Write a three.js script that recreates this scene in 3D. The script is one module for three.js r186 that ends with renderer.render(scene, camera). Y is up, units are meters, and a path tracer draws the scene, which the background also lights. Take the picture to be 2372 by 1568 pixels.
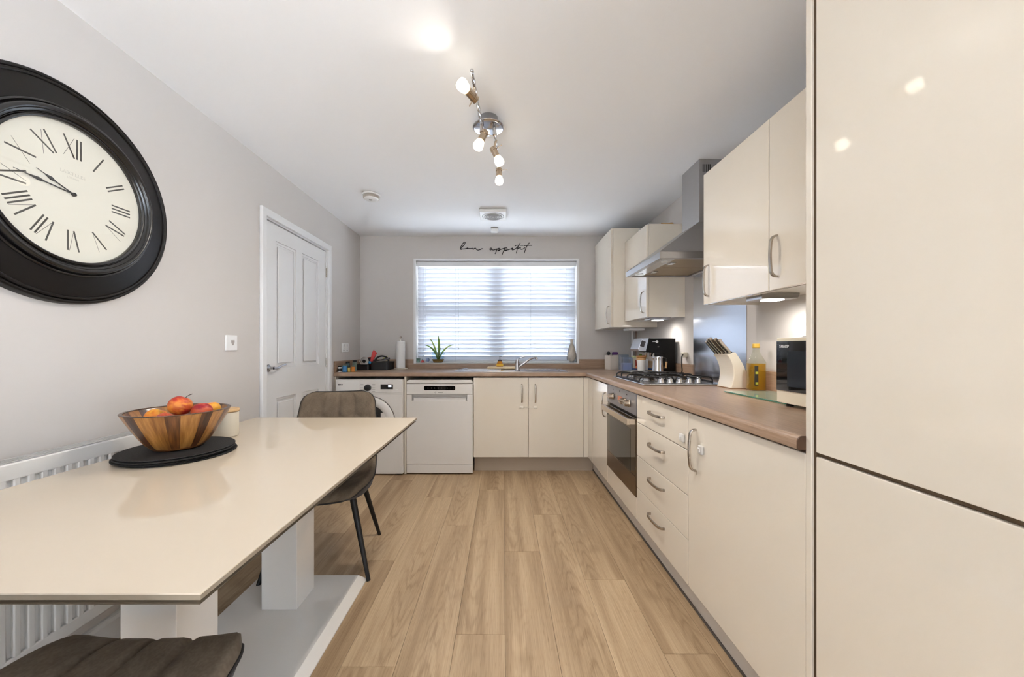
import * as THREE from 'three';
import { RoundedBoxGeometry } from 'three/addons/geometries/RoundedBoxGeometry.js';
import { mergeGeometries, mergeVertices, toCreasedNormals } from 'three/addons/utils/BufferGeometryUtils.js';
import { TextGeometry } from 'three/addons/geometries/TextGeometry.js';
import { FontLoader } from 'three/addons/loaders/FontLoader.js';
import { RectAreaLightUniformsLib } from 'three/addons/lights/RectAreaLightUniformsLib.js';

// ---------------------------------------------------------------- camera, sky, exposure
const scene = new THREE.Scene();
const camera = new THREE.PerspectiveCamera(84.83, 2372 / 1568, 0.05, 100);
camera.position.set(0, 1.15, 0);
camera.lookAt(0, 1.15, -5);
camera.setViewOffset(2372, 1568, 21, -21, 2372, 1568);
const renderer = new THREE.WebGLRenderer({ antialias: true });
renderer.toneMapping = THREE.LinearToneMapping;
renderer.toneMappingExposure = 1.68;
renderer.shadowMap.enabled = true;
RectAreaLightUniformsLib.init();
{ // bright, thinly overcast sky
  const W = 64, H = 32, data = new Float32Array(W * H * 4);
  for (let j = 0; j < H; j++) for (let i = 0; i < W; i++) {
    const el = Math.max(0, ((j + 0.5) / H - 0.5) * 2), k = 1.0 + 0.15 * el, o = (j * W + i) * 4;
    data[o] = 0.82 * k - 0.1 * el; data[o + 1] = 0.96 * k - 0.04 * el; data[o + 2] = 1.14 * k; data[o + 3] = 1;
  }
  const sky = new THREE.DataTexture(data, W, H, THREE.RGBAFormat, THREE.FloatType);
  sky.mapping = THREE.EquirectangularReflectionMapping; sky.magFilter = THREE.LinearFilter; sky.needsUpdate = true;
  scene.background = sky; scene.environment = sky;
  scene.backgroundIntensity = 3.0; scene.environmentIntensity = 3.0;
}
const sun = new THREE.DirectionalLight(new THREE.Color(0.88, 0.98, 1.13), 48);
sun.position.set(2.0, 18, 11); sun.target.position.set(0, 0, -1); sun.castShadow = true; sun.name = 'sun';
Object.assign(sun.shadow.camera, { left: -14, right: 14, top: 14, bottom: -14, near: 1, far: 60 });
scene.add(sun, sun.target);
const LAMP_CD = 1.35, LAMP_COLOR = new THREE.Color(1.0, 0.92, 0.82);

// ---------------------------------------------------------------- dimensions (metres)
const XL = -1.535, XR = 1.405, ZB = -3.985, ZF = 1.95, YC = 2.348;

// ---------------------------------------------------------------- helpers
{ // a mirrored matrix turns triangles inside out: turn them back
  const plain = THREE.BufferGeometry.prototype.applyMatrix4;
  THREE.BufferGeometry.prototype.applyMatrix4 = function (m) {
    plain.call(this, m);
    if (m.determinant() < 0) {
      if (this.index) { const a = this.index.array; for (let i = 0; i < a.length; i += 3) { const t = a[i]; a[i] = a[i + 1]; a[i + 1] = t; } }
      else for (const at of Object.values(this.attributes)) { const k = at.itemSize, a = at.array; for (let i = 0; i < at.count; i += 3) for (let c = 0; c < k; c++) { const t = a[i * k + c]; a[i * k + c] = a[(i + 1) * k + c]; a[(i + 1) * k + c] = t; } }
    }
    return this;
  };
}
const taken = new Map();
const numbered = (name) => { const n = taken.get(name) ?? 0; taken.set(name, n + 1); return n ? name + '_' + String(n).padStart(3, '0') : name; };
let seed = 12345;
const rnd = () => { seed = (seed * 1664525 + 1013904223) >>> 0; return seed / 4294967296; };
const V = (x, y, z) => new THREE.Vector3(x, y, z);
function thing(name, label, category, [x, y, z] = [0, 0, 0], turn = 0, group) {
  const o = new THREE.Group(); o.name = numbered(name); o.position.set(x, y, z); o.rotation.y = turn;
  o.userData = { label, category }; if (group) o.userData.group = group;
  scene.add(o); return o;
}
function structure(name) { const o = new THREE.Group(); o.name = numbered(name); o.userData.kind = 'structure'; scene.add(o); return o; }
function part(parent, name, geo, mat, pos, label) {
  const m = new THREE.Mesh(Array.isArray(geo) ? merge(geo) : geo, mat);
  const used = new Set(parent.children.map((c) => c.name));
  let n = name, k = 0; while (used.has(n)) n = name + '_' + String(++k).padStart(3, '0');
  m.name = n; m.castShadow = m.receiveShadow = true; if (pos) m.position.set(...pos);
  if (label) m.userData.label = label;
  parent.add(m); return m;
}
function single(name, geo, mat, label, category, pos, group, kind) {
  const m = new THREE.Mesh(Array.isArray(geo) ? merge(geo) : geo, mat);
  m.name = numbered(name); m.castShadow = m.receiveShadow = true; if (pos) m.position.set(...pos);
  if (label) m.userData.label = label; if (category) m.userData.category = category;
  if (group) m.userData.group = group; if (kind) m.userData.kind = kind;
  scene.add(m); return m;
}
const merge = (list) => mergeGeometries(list.map((g) => { const n = g.index ? g.toNonIndexed() : g; for (const k of Object.keys(n.attributes)) if (!['position', 'normal', 'uv'].includes(k)) n.deleteAttribute(k); return n; }));
// box from its extents, optional rounded edges
function box(x0, x1, y0, y1, z0, z1, r = 0, seg = 2) {
  const w = x1 - x0, h = y1 - y0, d = z1 - z0;
  const g = r > 0 ? new RoundedBoxGeometry(w, h, d, seg, Math.min(r, w / 2.01, h / 2.01, d / 2.01)) : new THREE.BoxGeometry(w, h, d);
  return g.translate((x0 + x1) / 2, (y0 + y1) / 2, (z0 + z1) / 2);
}
function planarUV(g, ua, va, su = 1, sv = 1, ou = 0, ov = 0) { // uv from two position axes, in metres times the scales
  const p = g.attributes.position, uv = new Float32Array(p.count * 2);
  for (let i = 0; i < p.count; i++) { uv[2 * i] = p.getComponent(i, ua) * su + ou; uv[2 * i + 1] = p.getComponent(i, va) * sv + ov; }
  g.setAttribute('uv', new THREE.BufferAttribute(uv, 2)); return g;
}
const cyl = (r0, r1, h, n = 32, open = false) => new THREE.CylinderGeometry(r1, r0, h, n, 1, open).translate(0, h / 2, 0); // r0 bottom, r1 top, base at 0
const lathe = (pts, n = 40) => new THREE.LatheGeometry(pts.map(([r, y]) => new THREE.Vector2(r, y)), n);
const tube = (pts, r, n = 24, m = 8, closed = false) => new THREE.TubeGeometry(new THREE.CatmullRomCurve3(pts.map((p) => V(...p)), closed), n, r, m, closed);
function between(g, a, b) { // geometry along +y from 0 to 1*len, moved to run from a towards b
  const d = V(...b).sub(V(...a)), q = new THREE.Quaternion().setFromUnitVectors(V(0, 1, 0), d.clone().normalize());
  return g.applyQuaternion(q).translate(...a);
}
const rod = (a, b, r0, r1 = r0, n = 12) => between(cyl(r0, r1, V(...a).distanceTo(V(...b)), n), a, b);
function shapeOf(pts, holes = []) {
  const s = new THREE.Shape(pts.map(([x, y]) => new THREE.Vector2(x, y)));
  for (const h of holes) s.holes.push(new THREE.Path(h.map(([x, y]) => new THREE.Vector2(x, y))));
  return s;
}
const extrude = (s, depth, bevel = 0, seg = 2, curve = 12) => new THREE.ExtrudeGeometry(s, { depth: depth - 2 * bevel, bevelEnabled: bevel > 0, bevelSize: bevel, bevelThickness: bevel, bevelOffset: -bevel, bevelSegments: seg, curveSegments: curve }).translate(0, 0, bevel);
function basis(g, o, ax, ay, az) { return g.applyMatrix4(new THREE.Matrix4().makeBasis(V(...ax), V(...ay), V(...az)).setPosition(...o)); }
const rect = (x0, x1, y0, y1) => [[x0, y0], [x1, y0], [x1, y1], [x0, y1]];
function roundRect(w, h, r, n = 6) { const pts = []; for (const [cx, cy, a] of [[w / 2 - r, -h / 2 + r, -90], [w / 2 - r, h / 2 - r, 0], [-w / 2 + r, h / 2 - r, 90], [-w / 2 + r, -h / 2 + r, 180]]) for (let i = 0; i <= n; i++) { const t = (a + 90 * i / n) * Math.PI / 180; pts.push([cx + r * Math.cos(t), cy + r * Math.sin(t)]); } return pts; }

// ---------------------------------------------------------------- noise and textures
const hash = (x, y, s) => { let h = (Math.imul(x, 374761393) + Math.imul(y, 668265263) + Math.imul(s, 2147483647 ^ 97531)) | 0; h = Math.imul(h ^ (h >>> 13), 1274126177); return ((h ^ (h >>> 16)) >>> 0) / 4294967296; };
function noise(x, y, s) { const ix = Math.floor(x), iy = Math.floor(y), fx = x - ix, fy = y - iy, u = fx * fx * (3 - 2 * fx), v = fy * fy * (3 - 2 * fy); const a = hash(ix, iy, s), b = hash(ix + 1, iy, s), c = hash(ix, iy + 1, s), d = hash(ix + 1, iy + 1, s); return a + (b - a) * u + (c - a) * v + (a - b - c + d) * u * v; }
const fbm = (x, y, s, o = 4) => { let t = 0, a = 0.5, n = 0; for (let i = 0; i < o; i++) { t += a * noise(x, y, s + i * 17); n += a; x *= 2.03; y *= 2.03; a *= 0.5; } return t / n; };
function tex(w, h, f, srgb = true) { // f(u, v) -> [r, g, b] 0..255
  const d = new Uint8Array(w * h * 4);
  for (let j = 0; j < h; j++) for (let i = 0; i < w; i++) { const c = f((i + 0.5) / w, (j + 0.5) / h), o = (j * w + i) * 4; d[o] = Math.max(0, Math.min(255, c[0])); d[o + 1] = Math.max(0, Math.min(255, c[1])); d[o + 2] = Math.max(0, Math.min(255, c[2])); d[o + 3] = 255; }
  const t = new THREE.DataTexture(d, w, h, THREE.RGBAFormat); t.wrapS = t.wrapT = THREE.RepeatWrapping; t.magFilter = THREE.LinearFilter; t.minFilter = THREE.LinearMipmapLinearFilter; t.generateMipmaps = true;
  if (srgb) t.colorSpace = THREE.SRGBColorSpace; t.needsUpdate = true; return t;
}
const lerp3 = (a, b, t) => [a[0] + (b[0] - a[0]) * t, a[1] + (b[1] - a[1]) * t, a[2] + (b[2] - a[2]) * t];
// oak plank print: u across 0.2 m, v along 1.6 m
function oak(s) {
  const cx = 0.25 + 0.5 * hash(s, 3, 9), tone = (hash(s, 7, 1) - 0.5) * 16;
  return tex(224, 1400, (u, v) => {
    const y = v * 1.6, x = u * 0.2;
    const warp = fbm(x * 12, y * 2.2, s, 3) - 0.5;
    const ax = Math.abs(x - cx * 0.2 + warp * 0.05), arg = 190 * Math.sqrt(ax * ax + 0.00012) + (s % 2 ? 44 : -44) * y + 9 * fbm(x * 40, y * 6, s + 5, 3);
    const ring = Math.pow(0.5 + 0.5 * Math.sin(arg), 3) * Math.exp(-((ax / 0.055) ** 2)) * Math.max(0, Math.min(1, (noise(y * 1.7, 0.5, s + 3) - 0.3) * 3));
    const soft = fbm(x * 22, y * 1.2, s + 11, 3), fibre = fbm(x * 500, y * 7, s + 23, 3), pore = noise(x * 900, y * 24, s + 31);
    let t = 0.55 - 0.26 * ring + 0.85 * (soft - 0.5) + 0.45 * (fibre - 0.5);
    const kn = Math.hypot((u - hash(s, 1, 2)) * 2.2, (v - hash(s, 2, 4)) * 14); if (kn < 0.5) t -= 0.45 * (0.5 - kn) * (hash(s, 9, 9) > 0.4 ? 1 : 0.2);
    const c = lerp3([138, 112, 83], [203, 177, 143], Math.max(0, Math.min(1, t)));
    const p = pore > 0.8 ? -22 * (pore - 0.8) * 5 : 0;
    return [c[0] + tone + p, c[1] + tone + p, c[2] + tone * 0.9 + p];
  });
}
const mat = (o) => new THREE.MeshPhysicalMaterial(o);
const C = (r, g, b) => new THREE.Color().setRGB(r / 255, g / 255, b / 255, THREE.SRGBColorSpace);
const oaks = [1, 2, 3, 4, 5, 6, 7].map((s) => mat({ map: oak(s * 13), roughness: 0.42, specularIntensity: 0.7 }));
const plaster = tex(256, 256, (u, v) => { const n = 120 + 60 * (fbm(u * 60, v * 60, 3, 3) - 0.5) + 40 * (noise(u * 200, v * 200, 8) - 0.5); return [n, n, n]; }, false);
plaster.repeat.set(2, 2);
const wallM = mat({ color: C(206, 200, 195), roughness: 0.9, bumpMap: plaster, bumpScale: 0.0005, specularIntensity: 0.4 });
const ceilM = mat({ color: C(246, 246, 247), roughness: 0.95, bumpMap: plaster, bumpScale: 0.0004, specularIntensity: 0.3 });
const gloss = mat({ color: C(228, 218, 202), roughness: 0.05, ior: 1.6, clearcoat: 0.7, clearcoatRoughness: 0.02 });       // high-gloss cream doors
const carcass = mat({ color: C(232, 222, 207), roughness: 0.4 });
const carcassGrey = mat({ color: C(212, 204, 194), roughness: 0.35 });
const whiteM = mat({ color: C(238, 237, 235), roughness: 0.35 });
const whitePaint = mat({ color: C(232, 231, 230), roughness: 0.32 });
const upvc = mat({ color: C(240, 241, 242), roughness: 0.3 });
const applianceW = mat({ color: C(228, 224, 219), roughness: 0.28 });
const darkGap = mat({ color: C(18, 16, 14), roughness: 0.9 });
const black = mat({ color: C(14, 14, 15), roughness: 0.45 });
const blackGloss = mat({ color: C(10, 10, 12), roughness: 0.06, clearcoat: 1 });
const chrome = mat({ color: C(205, 205, 208), metalness: 1, roughness: 0.12 });
const brushed = tex(128, 512, (u, v) => { const n = 150 + 70 * (noise(u * 3, v * 420, 4) - 0.5) + 50 * (noise(u * 6, v * 900, 6) - 0.5); return [n, n, n]; }, false);
const steel = mat({ color: C(176, 174, 173), metalness: 1, roughness: 0.36 });
const steelSmooth = mat({ color: C(190, 189, 190), metalness: 1, roughness: 0.22 });
const nickel = mat({ color: C(172, 163, 152), metalness: 1, roughness: 0.27 });
const grainTex = tex(512, 256, (u, v) => { const g = fbm(u * 6, v * 90, 41, 4), f = noise(u * 30, v * 256, 43); const c = lerp3([146, 119, 97], [182, 155, 132], Math.max(0, Math.min(1, 0.5 + 1.1 * (g - 0.5) + 0.35 * (f - 0.5)))); return c; });
const worktopM = mat({ map: grainTex, roughness: 0.3, specularIntensity: 0.8 });
const grainTexZ = grainTex.clone(); grainTexZ.rotation = Math.PI / 2; grainTexZ.needsUpdate = true;
const worktopZM = mat({ map: grainTexZ, roughness: 0.3, specularIntensity: 0.8 });
const tableTopM = mat({ color: C(212, 197, 176), roughness: 0.025 });
const tableWhite = mat({ color: C(236, 231, 224), roughness: 0.1, clearcoat: 0.7, clearcoatRoughness: 0.04 });
const tableUnderShade = mat({ color: C(92, 79, 62), roughness: 0.5 });  // dark brown carries the shade beneath the tabletop
const glassPane = mat({ color: 0xffffff, roughness: 0.0, transmission: 1, thickness: 0, ior: 1.45 });
const velvetTex = tex(256, 256, (u, v) => { const n = 225 + 50 * (fbm(u * 9, v * 9, 77, 4) - 0.5) + 26 * (noise(u * 120, v * 120, 78) - 0.5); return [n, n * 0.985, n * 0.965]; });
const velvet = mat({ map: velvetTex, color: C(126, 113, 98), roughness: 0.85, sheen: 0.7, sheenColor: C(150, 140, 128), sheenRoughness: 0.45, specularIntensity: 0.3 });
const velvetOuter = mat({ map: velvetTex, color: C(92, 91, 93), roughness: 0.8, sheen: 0.7, sheenColor: C(140, 142, 150), sheenRoughness: 0.45, specularIntensity: 0.3 });
const pipingM = mat({ color: C(44, 41, 40), roughness: 0.7 });
const legBlack = mat({ color: C(12, 12, 13), roughness: 0.5 });
const font = await new FontLoader().loadAsync('fonts/droid/droid_sans_bold.typeface.json');
const fontSerif = await new FontLoader().loadAsync('fonts/droid/droid_serif_regular.typeface.json');
const text = (s, size, depth = 0.0006, f = font) => { const g = new TextGeometry(s, { font: f, size, depth, curveSegments: 3, bevelEnabled: false }); g.computeBoundingBox(); const b = g.boundingBox; return g.translate(-(b.min.x + b.max.x) / 2, -(b.min.y + b.max.y) / 2, 0); };
const greyInk = mat({ color: C(110, 106, 102), roughness: 0.6 }), blackInk = mat({ color: C(30, 30, 32), roughness: 0.6 }), whiteInk = mat({ color: C(230, 230, 232), roughness: 0.5 });

// bow handle: its feet on y = 0, bowing out to +y, lying along x, width along z; centred
function bowHandle(L, out = 0.03, width = 0.013, t = 0.007) {
  const h = L / 2, s = new THREE.Shape(), q = 0.018;
  s.moveTo(-h - t / 2, 0); s.bezierCurveTo(-h - t / 2, out * 0.6, -h + q * 0.3, out - 0.004, -h + q * 1.4, out - 0.001); s.quadraticCurveTo(0, out + 0.006, h - q * 1.4, out - 0.001); s.bezierCurveTo(h - q * 0.3, out - 0.004, h + t / 2, out * 0.6, h + t / 2, 0);
  s.lineTo(h - t / 2, 0); s.bezierCurveTo(h - t / 2, out * 0.45, h - q * 0.7, out - t - 0.003, h - q * 1.6, out - t - 0.001); s.quadraticCurveTo(0, out - t + 0.005, -h + q * 1.6, out - t - 0.001); s.bezierCurveTo(-h + q * 0.7, out - t - 0.003, -h + t / 2, out * 0.45, -h + t / 2, 0);
  return extrude(s, width, 0.0015, 2, 10).translate(0, 0, -width / 2);
}

// ---------------------------------------------------------------- room shell
{
  const floor = structure('floor');
  part(floor, 'subfloor', box(XL - 0.2, XR + 0.2, -0.12, -0.012, ZB - 0.3, ZF + 0.3), darkGap);
  const joints = { '-1': 1.486, 0: 2.09, 1: 2.55, 2: 1.837, 3: 1.39, '-2': 2.395, '-3': 1.335, '-4': 2.0, '-5': 1.7, '-6': 2.3, '-7': 1.5, '-8': 1.95, 4: 2.2, 5: 1.6, 6: 2.6 };
  const P = 0.198, L = 1.51, gap = 0.0006;
  for (let k = -8; k <= 7; k++) {
    const x0 = Math.max(XL, 0.009 + P * k) + gap, x1 = Math.min(XR, 0.009 + P * (k + 1)) - gap; if (x1 - x0 < 0.01) continue;
    let d = (joints[k] ?? 1.8) + L * 2; while (d > -ZB) d -= L;
    let far = -ZB;
    for (let n = 0; far > -ZF + 0.01; n++) {
      const near = Math.max(-ZF, d);
      const g = box(x0, x1, -0.012, 0, -far + gap, -near - gap);
      const h = hash(k + 20, n, 5), flip = h > 0.5 ? 1 : -1, off = hash(k + 20, n, 6) * 0.05;
      planarUV(g, 0, 2, 5 * flip, 1 / 1.6, -x0 * 5 * flip + (flip < 0 ? 1 : 0), far / 1.6 * 1 + off);
      part(floor, 'plank', g, oaks[Math.floor(hash(k + 20, n, 7) * 7) % 7]);
      far = near; d -= L;
    }
  }
  const T = 0.3;
  const ceil = structure('ceiling'); part(ceil, 'ceiling_panel', box(XL - T, XR + T, YC, YC + 0.2, ZB - T, ZF + T), ceilM);
  // left wall with the doorway
  const wl = structure('wall_left'), D0 = -2.375, D1 = -3.235, DH = 2.005;
  part(wl, 'wall_panel', [box(XL - T, XL, -0.02, YC, D0, ZF + T), box(XL - T, XL, -0.02, YC, ZB - T, D1), box(XL - T, XL, DH, YC, D1, D0), box(XL - T, XL - 0.2, -0.02, DH, D1, D0)], wallM);
  const wr = structure('wall_right'); part(wr, 'wall_panel', basis(extrude(shapeOf([[ZB - T, -0.02], [0.15, -0.02], [0.15, 2.12], [1.8, 2.12], [1.8, -0.02], [ZF + T, -0.02], [ZF + T, YC], [ZB - T, YC]]), T), [XR + T, 0, 0], [0, 0, 1], [0, 1, 0], [-1, 0, 0]), wallM);
  const wx0 = -0.958, wx1 = 0.816, wy0 = 0.98, wy1 = 2.103;
  const wb = structure('wall_back');
  part(wb, 'wall_panel', basis(extrude(shapeOf(rect(XL, XR, -0.02, YC), [rect(wx0, wx1, wy0, wy1)]), T), [0, 0, ZB], [1, 0, 0], [0, 1, 0], [0, 0, 1]).translate(0, 0, -T), wallM);
  const wf = structure('wall_front');
  part(wf, 'wall_panel', extrude(shapeOf([[XL, -0.02], [-1.48, -0.02], [-1.48, 2.12], [-0.63, 2.12], [-0.63, -0.02], [XR, -0.02], [XR, YC], [XL, YC]]), T).translate(0, 0, ZF), wallM);
  // unseen glazed door added behind the camera for fill daylight
  const w2 = structure('window_2');
  part(w2, 'window_frame', extrude(shapeOf(rect(-1.48, -0.63, 0.0, 2.12), [rect(-1.4, -0.71, 0.1, 2.04)]), 0.07, 0.004).translate(0, 0, ZF + 0.1), upvc);
  part(w2, 'pane', box(-1.4, -0.71, 0.1, 2.04, ZF + 0.133, ZF + 0.137), glassPane);
  const w3 = structure('window_3');  // unseen glazing added in the right wall to bring in fill light
  for (const [a, b] of [[0.15, 0.97], [0.98, 1.8]]) { part(w3, 'window_frame', basis(extrude(shapeOf(rect(a, b, 0.0, 2.12), [rect(a + 0.07, b - 0.07, 0.1, 2.05)]), 0.07, 0.004), [XR + 0.17, 0, 0], [0, 0, 1], [0, 1, 0], [-1, 0, 0]), upvc); part(w3, 'pane', box(XR + 0.133, XR + 0.137, 0.1, 2.05, a + 0.07, b - 0.07), glassPane); }
  // kitchen window
  const w1 = structure('window_1'), zf = -4.2;
  part(w1, 'window_frame', extrude(shapeOf(rect(wx0, wx1, wy0, wy1), [rect(wx0 + 0.07, wx1 - 0.07, wy0 + 0.06, wy1 - 0.06)]), 0.07, 0.004).translate(0, 0, zf - 0.07), upvc);
  part(w1, 'mullion', box(-0.152, 0.01, wy0 + 0.05, wy1 - 0.05, zf - 0.065, zf, 0.006), upvc);
  part(w1, 'transom', box(wx0 + 0.06, -0.153, 1.47, 1.6, zf - 0.062, zf - 0.004, 0.006), upvc);
  part(w1, 'transom', box(0.011, wx1 - 0.06, 1.47, 1.6, zf - 0.062, zf - 0.004, 0.006), upvc);
  for (const [a, b, y0, y1] of [[wx0 + 0.07, -0.152, wy0 + 0.06, 1.47], [wx0 + 0.07, -0.152, 1.6, wy1 - 0.06], [0.01, wx1 - 0.07, wy0 + 0.06, 1.47], [0.01, wx1 - 0.07, 1.6, wy1 - 0.06]]) part(w1, 'pane', box(a, b, y0, y1, zf - 0.036, zf - 0.032), glassPane);
  part(w1, 'window_sill', box(wx0, wx1, wy0, wy0 + 0.006, zf, ZB + 0.001, 0.002), whitePaint);
  // white bead round the window opening
  part(w1, 'reveal_bead', extrude(shapeOf(rect(wx0 - 0.003, wx1 + 0.003, wy0, wy1 + 0.003), [rect(wx0 + 0.022, wx1 - 0.022, wy0 - 0.0, wy1 - 0.018)]), 0.012).translate(0, 0, ZB - 0.006), whitePaint);
  // panel door in the left wall: its leaf, four raised panels, lever and hinges
  const d1 = structure('door_1'), xf = XL - 0.008, leaf0 = D0 - 0.012, leaf1 = D1 + 0.012, leafTop = DH - 0.022;
  part(d1, 'door_lining', [box(XL - 0.2, XL - 0.001, 0.0, DH, D0 - 0.011, D0), box(XL - 0.2, XL - 0.001, 0.0, DH, D1, D1 + 0.011), box(XL - 0.2, XL - 0.001, DH - 0.016, DH, D1 + 0.011, D0 - 0.011)], whitePaint);
  const panels = [[-2.52, -2.765, 1.012, 1.875], [-2.85, -3.1, 1.012, 1.875], [-2.52, -2.765, 0.22, 0.805], [-2.85, -3.1, 0.22, 0.805]];
  const holes = panels.map(([a, b, y0, y1]) => rect(b, a, y0, y1));
  part(d1, 'door_leaf', [basis(extrude(shapeOf(rect(leaf1, leaf0, 0.006, leafTop), holes), 0.012), [xf - 0.012, 0, 0], [0, 0, 1], [0, 1, 0], [1, 0, 0]), box(xf - 0.04, xf - 0.012, 0.006, leafTop, leaf1, leaf0)], whitePaint);
  for (const [a, b, y0, y1] of panels) { // moulding slopes in, then the raised field
    const g = extrude(shapeOf(rect(b + 0.03, a - 0.03, y0 + 0.03, y1 - 0.03)), 0.0105, 0.005, 1);
    part(d1, 'door_panel', basis(g, [xf - 0.0125, 0, 0], [0, 0, 1], [0, 1, 0], [1, 0, 0]), whitePaint);
    const mould = extrude(shapeOf(rect(b, a, y0, y1), [rect(b + 0.018, a - 0.018, y0 + 0.018, y1 - 0.018)]), 0.006, 0.0025, 2);
    part(d1, 'door_moulding', basis(mould, [xf - 0.012, 0, 0], [0, 0, 1], [0, 1, 0], [1, 0, 0]), whitePaint);
  }
  part(d1, 'door_handle', [basis(cyl(0.026, 0.025, 0.009, 28), [xf, 1.015, -2.425], [0, 1, 0], [1, 0, 0], [0, 0, -1]), basis(cyl(0.011, 0.011, 0.045, 16), [xf, 1.015, -2.425], [0, 1, 0], [1, 0, 0], [0, 0, -1]), tube([[xf + 0.045, 1.015, -2.418], [xf + 0.047, 1.014, -2.46], [xf + 0.046, 1.026, -2.50], [xf + 0.044, 1.034, -2.555]], 0.008, 20, 10)], chrome);
  for (const y of [1.8, 1.02, 0.24]) part(d1, 'door_hinge', [rod([xf + 0.006, y - 0.04, leaf1 - 0.004], [xf + 0.006, y + 0.04, leaf1 - 0.004], 0.006)], nickel);
  // architrave
  const tr = structure('trim_1');
  const a0 = D0 + 0.042, a1 = D1 - 0.042, at = DH + 0.042;
  part(tr, 'architrave', basis(extrude(shapeOf([[a1, 0], [D1 + 0.004, 0], [D1 + 0.004, DH - 0.008], [D0 - 0.004, DH - 0.008], [D0 - 0.004, 0], [a0, 0], [a0, at], [a1, at]]), 0.022, 0.005, 3), [XL, 0, 0], [0, 0, 1], [0, 1, 0], [1, 0, 0]), whitePaint);
  const sk = (z0, z1) => basis(extrude(shapeOf([[0, 0], [0.016, 0], [0.016, 0.085], [0.013, 0.098], [0.008, 0.104], [0, 0.106]]), z1 - z0), [XL, 0, z0], [1, 0, 0], [0, 1, 0], [0, 0, 1]);
  const bl = structure('baseboard_left'); part(bl, 'skirting', sk(a0, ZF - 0.0), whitePaint); 
  // outside: ground made pale to bounce light up onto the ceiling
  const og = structure('ground'); part(og, 'bounce_ground', box(-30, 30, -0.35, -0.15, -40, 30), mat({ color: C(206, 204, 200), roughness: 1 }));
}

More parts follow.
